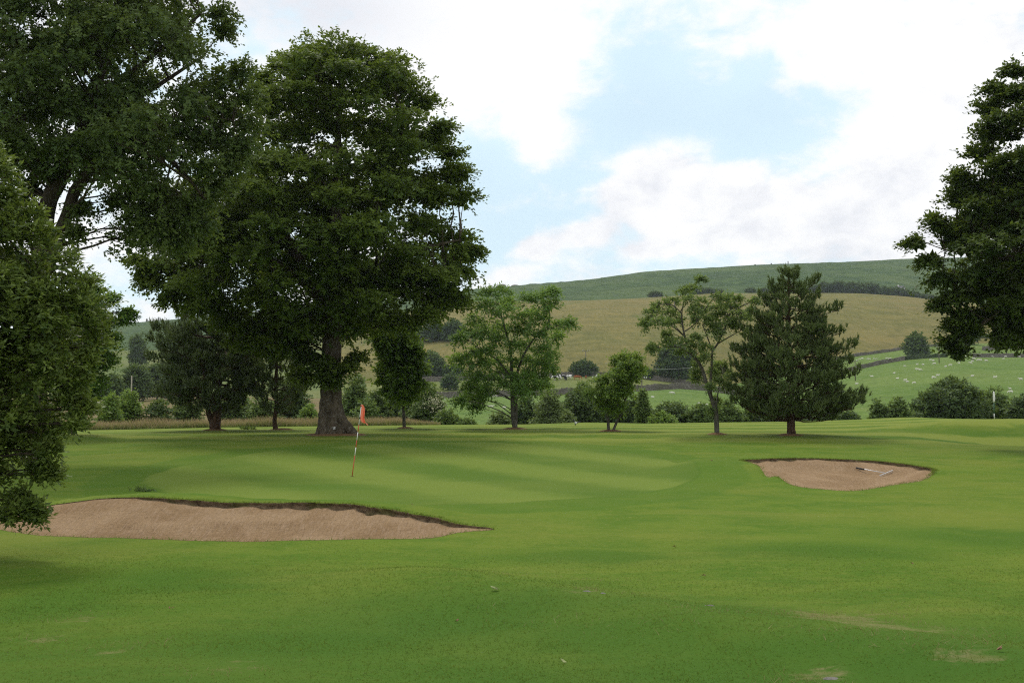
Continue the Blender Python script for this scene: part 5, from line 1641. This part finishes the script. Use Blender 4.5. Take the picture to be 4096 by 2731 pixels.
SHEEP = []
for a, b in ((585, 668), (697, 692), (970, 740), (1190, 762), (1237, 775), (1402, 788), (860, 612), (1222, 636), (1278, 632), (1748, 634), (1088, 640)):
    SHEEP.append((1600 + a / 3.36, 1400 + b / 3.36, 'lo'))
for a, b in ((1965, 415), (1990, 424), (1722, 470), (2335, 565), (2440, 570), (1430, 430)):
    SHEEP.append((2100 + a / 3.36, 1450 + b / 3.36, 'mid'))
for a, b in ((368, 608), (247, 660), (541, 575), (566, 618), (625, 524), (628, 638), (646, 643), (700, 656), (714, 543), (728, 551), (748, 555), (723, 510), (770, 509), (825, 471), (846, 478), (858, 505), (852, 617), (884, 600), (948, 527), (983, 517), (1010, 450), (1052, 496), (1045, 448), (1060, 449), (1096, 449),
             (1143, 502), (1158, 480), (1166, 467), (1202, 477), (1222, 472), (1264, 483), (1153, 598), (1312, 449), (1332, 616), (1400, 467), (1416, 438), (1527, 440), (1534, 631), (1450, 704), (1455, 731)):
    SHEEP.append((3300 + a / 1.96, 1200 + b / 1.96, 'hi'))
for a, b in ((270, 467), (292, 466), (335, 468), (350, 469), (385, 467), (405, 467), (485, 461), (500, 462), (515, 461)):
    SHEEP.append((3300 + a / 1.96, 1200 + b / 1.96, 'row'))
def flock(px, kd_):
    if kd_ == 'lo':
        return 'pasture left of the ash trunk' if px < 2060 else 'pasture right of the ash trunk'
    if kd_ == 'mid':
        return 'pasture between rowan and tall pine'
    if kd_ == 'row':
        return 'line behind the wall by tall pine'
    if px < 3610:
        return 'slope between tall pine and lone tree'
    if px < 3700:
        return 'slope below the lone rounded tree'
    if px < 3810:
        return 'slope around the hanging beech twigs'
    if px < 3900:
        return 'slope right of the beech twigs'
    return 'slope by the right edge'


rng = np.random.RandomState(77)
count = {}
for px, py, kd_ in sorted(SHEEP):
    q = on_far(px, py, 395, 470) if kd_ == 'row' else on_far(px, py, 95, 425)
    me = (sheep_g, sheep_s, sheep_l)[rng.choice(3, p=(0.5, 0.2, 0.3))]
    o = bpy.data.objects.new('sheep', me)
    COL.objects.link(o)
    o.location = q
    o.rotation_euler = (0, 0, rng.choice((0, math.pi)) + rng.uniform(-0.6, 0.6))
    s = rng.uniform(0.75, 1.0) * (0.9 if q[1] > 250 else 0.75)
    o.scale = (s, s, s)
    g = flock(px, kd_)
    count[g] = count.get(g, 0) + 1
    tag(o, '%s white sheep from the left on %s' % (ORD[count[g] - 1], g), 'sheep', 'sheep in the valley pastures')

cow_s = quadruped('cow', 2.1, 1.42, 0.40, 0.075, False)
cow_g = quadruped('cow', 2.1, 1.42, 0.40, 0.075, True)
for k, (a, b, mt, low, rot, lab) in enumerate([(376, 232, 'cow_pied', True, 0.5, 'black and white cow, leftmost of the herd'), (432, 234, 'cow_pied', True, -0.3, 'black and white cow grazing second from the left of the herd'), (496, 222, 'cow_pied', False, 2.9, 'black and white cow standing behind the black cow'),
                                               (543, 236, 'cow_black', True, 1.3, 'all black cow facing away in the middle of the herd'), (594, 222, 'cow_pied', True, 2.4, 'mostly white cow right of the black cow'), (702, 230, 'cow_red', True, -0.2, 'large red brown cow grazing right of the herd'), (820, 214, 'cow_red', True, 1.5, 'small red brown cow seen end on'),
                                               (972, 218, 'cow_pied', True, 3.0, 'black and white cow half hidden by the rowan crown')]):
    q = on_far(2100 + a / 3.36, 1450 + b / 3.36, 335, 400)
    me = (cow_g if low else cow_s).copy()
    me.materials.clear()
    me.materials.append(M[mt])
    o = bpy.data.objects.new('cow', me)
    COL.objects.link(o)
    o.location = q
    o.rotation_euler = (0, 0, rot)
    s = 0.72 if 'small' in lab else 1.08
    o.scale = (s, s, s)
    tag(o, lab, 'cow', 'cattle in the pale pasture')

# magpie on the lawn edge
m, N = new_mat('magpie feathers')
co = N.n('ShaderNodeTexCoord').outputs['Object']
s = N.n('ShaderNodeSeparateXYZ', None, Vector=co)
belly = N.math('MULTIPLY', N.math('MULTIPLY', N.ramp(s.outputs[2], 0.10, 0.115), N.ramp(s.outputs[2], 0.205, 0.19)), N.ramp(s.outputs[0], -0.09, -0.07))
belly = N.math('MULTIPLY', belly, N.ramp(s.outputs[0], 0.10, 0.085))
finish(N, N.mix(belly, (0.012, 0.013, 0.018), (0.80, 0.80, 0.78)), 0.5, 0.4)
mag = skin_mesh('magpie', [(0, 0, 0.16, 0.062), (0.07, 0, 0.205, 0.052), (0.11, 0, 0.265, 0.032), (0.13, 0, 0.30, 0.036), (0.165, 0, 0.298, 0.014), (0.20, 0, 0.292, 0.006), (-0.08, 0, 0.15, 0.045), (-0.15, 0, 0.165, 0.024), (-0.36, 0, 0.225, 0.018, 0.008),
                            (0.01, 0.03, 0.09, 0.016), (0.01, 0.03, 0.0, 0.007), (0.01, -0.03, 0.09, 0.016), (0.01, -0.03, 0.0, 0.007)],
                [(0, 1), (1, 2), (2, 3), (3, 4), (4, 5), (0, 6), (6, 7), (7, 8), (0, 9), (9, 10), (0, 11), (11, 12)])
mag.materials.clear()
mag.materials.append(m)
o = bpy.data.objects.new('magpie', mag)
COL.objects.link(o)
q = P3(2302, 1702, 72)
o.location = (q[0], q[1], float(ground(q[0], q[1])))
o.rotation_euler = (0, 0, -2.6)
o.scale = (1.25, 1.25, 1.25)
tag(o, 'black and white magpie standing on the far edge of the lawn', 'bird')

# ------------------------------------------------------------------ flagsticks, rake, sign
def stick(base, top, bands, r, parent):
    b, t = np.asarray(base, float), np.asarray(top, float)
    for a, c, mt in bands:
        mb = MB()
        rr = r * (1.0 if a > 0.5 else 1.05)
        mb.tube([b + (t - b) * a, b + (t - b) * (a + c) / 2, b + (t - b) * c], [rr] * 3, 8)
        mb.build('band', M[mt], parent, True)


fb = P3(1408, 1905, 32.6)
fb[2] = float(ground(fb[0], fb[1]))
ft = P3(1446, 1618, 32.5)
pin = empty('flagstick', fb, 'leaning red and white banded flagstick with a drooping salmon flag', 'flagstick')
tp = ft - fb
stick((0, 0, -0.02), tp, [(0, 0.30, 'red'), (0.30, 0.41, 'white'), (0.41, 0.51, 'red'), (0.51, 0.62, 'white'), (0.62, 0.72, 'red'), (0.72, 1.0, 'white')], 0.0125, pin)
# flag: cloth gathered at the stick and hanging in folds
nu, nv = 16, 22
V = []
ax = unit(tp)
for j in range(nv):
    s = j / (nv - 1)
    anch = tp * (1.0 - 0.19 * min(1.0, s * 1.15))
    drop = max(0.0, s - 0.0)
    for i in range(nu):
        u = i / (nu - 1)
        wdt = 0.035 + 0.23 * s ** 0.8
        xx = u * wdt * (1.0 - 0.25 * math.sin(s * 3))
        yy = 0.035 * math.sin(u * 9.5 + s * 2.0) * (0.3 + s) * (0.3 + u)
        zz = -0.16 * s * (u ** 1.1) - 0.10 * s * s * u - 0.05 * s * math.sin(u * 5.5)
        V.append(anch + np.array((xx + 0.006 + 0.02 * math.sin(s * 7) * u, yy - 0.006, zz)))
fs = [(j * nu + i, j * nu + i + 1, (j + 1) * nu + i + 1, (j + 1) * nu + i) for j in range(nv - 1) for i in range(nu - 1)]
mb = MB()
mb.add(np.array(V), fs)
fl = mb.build('flag', M['flag'], pin, True)
sd = fl.modifiers.new('thick', 'SOLIDIFY')
sd.thickness = 0.003
for k, f in ((0, 0.985), (1, 0.815)):
    mb = MB()
    mb.tube([tp * (f - 0.012), tp * f, tp * (f + 0.012)], [0.018, 0.021, 0.018], 8)
    mb.build('strap', M['black'] if k else M['red'], pin, True)
mb = MB()
a = np.arange(16) * 2 * math.pi / 16
V = np.concatenate([np.column_stack([np.cos(a) * r_, np.sin(a) * r_, np.full(16, z_)]) for r_, z_ in ((0.062, 0.006), (0.054, 0.006), (0.052, -0.02), (0.01, -0.02))])
mb.add(V, [(q * 16 + k, q * 16 + (k + 1) % 16, (q + 1) * 16 + (k + 1) % 16, (q + 1) * 16 + k) for q in range(3) for k in range(16)])
mb.build('cup', M['black'], pin)

fb2 = P3(3977, 1676, 84)
fb2[2] = float(ground(fb2[0], fb2[1]))
ft2 = P3(3975, 1565, 84)
pin2 = empty('flagstick', fb2, 'white flagstick with a green middle band on the raised far green', 'flagstick')
tp = ft2 - fb2
stick((0, 0, -0.02), tp, [(0, 0.21, 'white'), (0.21, 0.60, 'green_paint'), (0.60, 1.0, 'white')], 0.028, pin2)
mb = MB()
mb.tube([tp * 0.60, tp * 0.68, tp * 0.85, tp * 0.97, tp], [0.03, 0.075, 0.07, 0.055, 0.03], 9, True, [1 + 0.2 * np.sin(np.arange(9) * 2.1 + k) for k in range(5)])
mb.build('furled_flag', M['white'], pin2, True)

sand2 = lambda x, y: sand(np.ravel(x), np.ravel(y), B2_loop, 0.28)
ga, jo, h0, h1 = (hit(px, py, sand2, 26, 36.5) for px, py in ((3427, 1876), (3538, 1896), (3519, 1907), (3571, 1886)))
rk = empty('bunker_rake', jo, 'aluminium rake with a black grip lying in the smaller bunker', 'rake')
lift = np.array((0, 0, 0.045))
ga, h0, h1 = ga - jo + lift, h0 - jo + lift, h1 - jo + lift
mb = MB()
mb.tube([ga, ga * 0.5 + (0, 0, 0.02), np.array((0, 0, 0.045))], [0.011] * 3, 8)
mb.build('shaft', M['alu'], rk, True)
mb = MB()
mb.tube([ga * 1.02, ga * 0.85, ga * 0.72], [0.026, 0.027, 0.024], 8)
mb.build('grip', M['black'], rk, True)
d = unit(h1 - h0)
ng = unit(np.cross(d, (0, 0, 1)))
Rm = np.column_stack([d, ng, np.cross(d, ng)])
ln = np.linalg.norm(h1 - h0)
mb = MB()
mb.box((0, -0.011, -0.011), (ln, 0.011, 0.011), Rm, h0)
hd = mb.build('rake_head', M['alu'], rk)
for k in range(12):
    mb = MB()
    c = h0 + d * ln * (k + 0.5) / 12
    mb.tube([c, c + np.array((0, 0, -0.05)) + ng * 0.01], [0.007, 0.004], 4)
    mb.build('tine', M['alu'], hd)

# small plate fixed to the beech trunk
p = P3(1337, 1711, 56.9)
sg = empty('tree_sign', p, 'small black and white plate at the foot of the great beech trunk', 'sign')
sg.rotation_euler = (0, math.radians(-14), 0)
mb = MB()
mb.box((-0.10, -0.012, -0.065), (0.10, 0.012, 0.065))
mb.build('plate', M['black'], sg)
for z_, w_ in ((0.035, 0.085), (-0.045, 0.07), (0.0, 0.035)):
    mb = MB()
    mb.box((-w_, -0.017, z_ - 0.013), (w_, -0.013, z_ + 0.013))
    mb.build('white_bar', M['white'], sg)

# ------------------------------------------------------------------ small things on the turf
M['leaf_pale'] = plain_mat('fallen leaf', (0.26, 0.30, 0.11), 0.6, 0, 0.3, 0.2)
M['leaf_brown'] = plain_mat('dead leaf', (0.20, 0.115, 0.055), 0.7, 0, 0.2, 0.3)
M['stone'] = plain_mat('worn flat stone', (0.15, 0.14, 0.125), 0.9, 0, 0.2, 0.2)
for k, (px, py, sz, mt, lab) in enumerate([(2000, 2360, 0.10, 'leaf_pale', 'curled pale green leaf on the foreground turf'), (2694, 2190, 0.06, 'leaf_brown', 'brown dead leaf right of the long bunker'), (2810, 2306, 0.05, 'leaf_brown', 'brown dead leaf on the hump in the middle foreground'), (3650, 2257, 0.05, 'leaf_brown', 'dead leaf on the turf at right foreground'),
                                            (1820, 2490, 0.05, 'leaf_brown', 'dark dead leaf in the lower middle turf'), (2845, 1843, 0.09, 'leaf_brown', 'brown leaf left of the smaller bunker'), (1650, 2021, 0.05, 'leaf_brown', 'brown leaf above the right end of the long bunker'), (4000, 2608, 0.07, 'leaf_brown', 'brown leaf pair in the lower right turf'),
                                            (680, 2438, 0.04, 'leaf_brown', 'brown leaf below the long bunker'), (2270, 2654, 0.05, 'leaf_pale', 'pale leaf scrap near the bottom edge')]):
    q = hit(px, py, ground, 5, 60)
    r = np.random.RandomState(900 + k)
    sz = sz * 0.75
    mb = MB()
    for e in range(3 if sz > 0.07 else 2):
        a = r.uniform(0, 6.28)
        d = np.array((math.cos(a), math.sin(a) * 0.6, r.uniform(0.0, 0.5)))
        sd_ = np.array((-math.sin(a), math.cos(a), r.uniform(-0.3, 0.6)))
        o0 = np.array((r.uniform(-0.5, 0.5) * sz, r.uniform(-0.3, 0.3) * sz, 0.012))
        Vv = np.array([o0, o0 + d * sz * 0.5 + sd_ * sz * 0.3, o0 + d * sz + np.array((0, 0, sz * 0.2)), o0 + d * sz * 0.5 - sd_ * sz * 0.25 + np.array((0, 0, 0.2 * sz))])
        Vv = np.concatenate([Vv, Vv + (0, 0, 0.004)])
        mb.add(Vv, [(0, 1, 2, 3), (7, 6, 5, 4), (0, 1, 5, 4), (1, 2, 6, 5), (2, 3, 7, 6), (3, 0, 4, 7)])
    o = tag(mb.build('fallen_leaf', M[mt], None), lab, 'leaf', 'fallen leaves on the turf')
    o.location = q
for k, (px, py, sz, lab) in enumerate([(2350, 2364, 0.07, 'left of two flat grey stones worn out of the hump'), (2412, 2372, 0.06, 'right of two flat grey stones worn out of the hump'), (2838, 2421, 0.07, 'pale flat stone in the dry turf of the hump'), (3325, 2712, 0.09, 'grey flat stone at the bottom edge')]):
    q = hit(px, py, ground, 5, 60)
    boulder('flat_stone', lab, q - np.array((0, 0, 0.006)), (sz * 0.8, sz * 0.5, 0.016), 60 + k, 'stone', 2)
for k, (px, py, Y, lab) in enumerate([(575, 1965, None, 'small dark weed tuft above the left part of the long bunker'), (992, 1717, None, 'small dark weed tuft right of the dark pine'), (2302, 1600, 0, '')][:2]):
    q = hit(px, py, ground, 5, 80)
    r = np.random.RandomState(70 + k)
    n = 60
    s_ = 0.16 * q[1] / 22 * (1 if k == 0 else 0.8)
    Pp = q + np.column_stack([r.randn(n) * s_ * 0.6, r.randn(n) * s_ * 0.3, np.zeros(n)])
    D = unit(np.column_stack([r.randn(n), r.randn(n) * 0.6, 0.5 + r.rand(n)]))
    Nn = unit(np.cross(D, r.randn(n, 3)))
    o = leaf_mesh('weed_tuft', Pp, D, Nn, s_ * r.uniform(0.4, 0.9, n), np.full(n, s_ * 0.25), r.rand(n), M['s_dark'], None, q)
    o.location = q
    tag(o, lab, 'weed')

M['straw'] = leaf_mat('dry straw', (0.150, 0.150, 0.050), (0.340, 0.270, 0.140), 0.3, 0.7, 0.05)
# ------------------------------------------------------------------ grass that nobody could count
def blades(name, label, Pp, hgt, wid, tint, mat, lean=0.5, tip_tint=None, seed=1, extra=None):
    r = np.random.RandomState(seed)
    n = len(Pp)
    a = r.uniform(0, 2 * math.pi, n)
    s = np.column_stack([np.cos(a), np.sin(a), np.zeros(n)]) * (wid * 0.5)[:, None]
    top = Pp + np.column_stack([r.randn(n) * lean * hgt, r.randn(n) * lean * hgt, hgt])
    V = np.stack([Pp - s, Pp + s, top], 1).reshape(-1, 3)
    tt = np.stack([tint, tint, tint if tip_tint is None else tip_tint], 1).ravel()
    at = {'tint': np.clip(tt, 0, 1)} if extra is None else {k_: np.repeat(v_, 3) for k_, v_ in extra.items()}
    return tag(link(name, np_mesh(name, V, np.arange(3 * n).reshape(-1, 3), at), M[mat]), label, 'grass', kind='stuff')


r = np.random.RandomState(99)
n = 165000
yy = 5.6 + (r.rand(n) ** 1.7) * 15.0
xx = (r.rand(n) * 2 - 1) * (0.52 * yy + 0.6)
k = ~in_poly(xx, yy, B1_loop)
xx, yy = xx[k], yy[k]
zz = ground(xx, yy) - 0.004
pat = 0.5 + 0.5 * vnoise(xx * 0.75, yy * 0.75, 61) + 0.25 * vnoise(xx * 2.7, yy * 2.7, 62)
dr = dry_at(xx, yy)
hgt = r.uniform(0.008, 0.024, len(xx)) * (1 + 0.25 * vnoise(xx * 0.9, yy * 0.9, 63)) * (1 - 0.45 * dr) * np.clip((20.6 - yy) / 8, 0.1, 1)
blades('grass', 'short blades of the foreground turf', np.column_stack([xx, yy, zz]), hgt, 0.003 + 0.0004 * yy, 0.10 + 0.42 * pat + 0.25 * r.rand(len(xx)) + 0.45 * dr - 0.3 * lush_shade_at(xx, yy), 'grass', 1.1, None, 5)
# longer tussocks of deep green in the rough
n = 90000
yy = 6.0 + r.rand(n) * 8.0
xx = (r.rand(n) * 2 - 1) * (0.5 * yy + 0.4)
lq = lush_shade_at(xx, yy)
k = (r.rand(n) < 0.02 + lq * 0.4) & (vnoise(xx * 3.0, yy * 3.4, 67) + 0.6 * vnoise(xx * 7.0, yy * 6.0, 68) > 0.35)
xx, yy = xx[k], yy[k]
blades('rough_grass', 'deep green tussocks of longer grass in the foreground', np.column_stack([xx, yy, ground(xx, yy) - 0.003]), r.uniform(0.02, 0.05, len(xx)), np.full(len(xx), 0.005), r.uniform(0.05, 0.7, len(xx)), 'grass', 0.9, None, 16)
# straw-coloured tufts in the worn turf
n = 60000
yy = 6.0 + r.rand(n) * 7.0
xx = (r.rand(n) * 2 - 1) * (0.5 * yy + 0.4)
dq = dry_at(xx, yy)
k = (r.rand(n) < dq * 0.8) & (vnoise(xx * 2.2, yy * 3.0, 66) > 0.05)
xx, yy = xx[k], yy[k]
blades('dry_grass', 'straw coloured tufts in the worn turf of the foreground', np.column_stack([xx, yy, ground(xx, yy) - 0.003]), r.uniform(0.012, 0.045, len(xx)), np.full(len(xx), 0.005), r.uniform(0.3, 0.9, len(xx)), 'straw', 1.0, None, 15)
# turf fringe that hangs over the bunker lips
Pq, hq, wq = [], [], []
for lp in (B1_loop, B2_loop):
    for p in lp:
        if True:
            for e in range(26 if p[3] > 0.03 else 5):
                Pq.append((p[0] + r.randn() * 0.05, p[1] + r.uniform(-0.02, 0.14), 0))
                hq.append(r.uniform(0.02, 0.055))
                wq.append(0.006 + 0.0002 * p[1])
Pq = np.array(Pq)
Pq[:, 2] = ground(Pq[:, 0], Pq[:, 1]) - 0.004
blades('turf_fringe', 'ragged turf along the bunker lips', Pq, np.array(hq), np.array(wq), r.rand(len(Pq)), 'grass', 0.9, None, 6)
# unmown pinkish grass behind the left part of the lawn
n = 42000
px = r.uniform(150, 1760, n)
yy = 79.5 + r.rand(n) * 6.5
xx = (px - CX) / F * yy
fade = np.clip((1760 - px) / 180, 0.0, 1)
zz = np.maximum(ground(xx, yy), far(xx, yy)) - 0.02
cl = 0.5 + 0.5 * vnoise(xx * 0.5, yy * 0.8, 71)
seedh = r.rand(n) < 0.45 + 0.3 * cl
hgt = np.where(seedh, r.uniform(0.45, 0.82, n), r.uniform(0.25, 0.5, n)) * (0.45 + 0.75 * cl) * (0.35 + 0.65 * fade)
tip = np.where(seedh, r.uniform(0.65, 1.0, n), r.uniform(0.0, 0.4, n))
blades('tall_grass', 'strip of tall pinkish seeding grass behind the lawn', np.column_stack([xx, yy, zz]), hgt, np.full(n, 0.05), np.where(seedh, 0.35, 0.05) * r.rand(n), 'stalk', 0.35, tip, 8)

# ------------------------------------------------------------------ the air over the valley
M['haze'], N = new_mat('valley haze')
pv = N.n('ShaderNodeVolumePrincipled', None, Color=(0.80, 0.88, 1.0, 1.0), Density=0.00008, Anisotropy=0.2)
N.t.links.new(pv.outputs[0], N.out.inputs[1])
mb = MB()
mb.box((-4200, -120, -75), (4200, 2700, 235))
tag(mb.build('haze', M['haze'], None), 'thin haze over the valley', 'haze', kind='stuff')
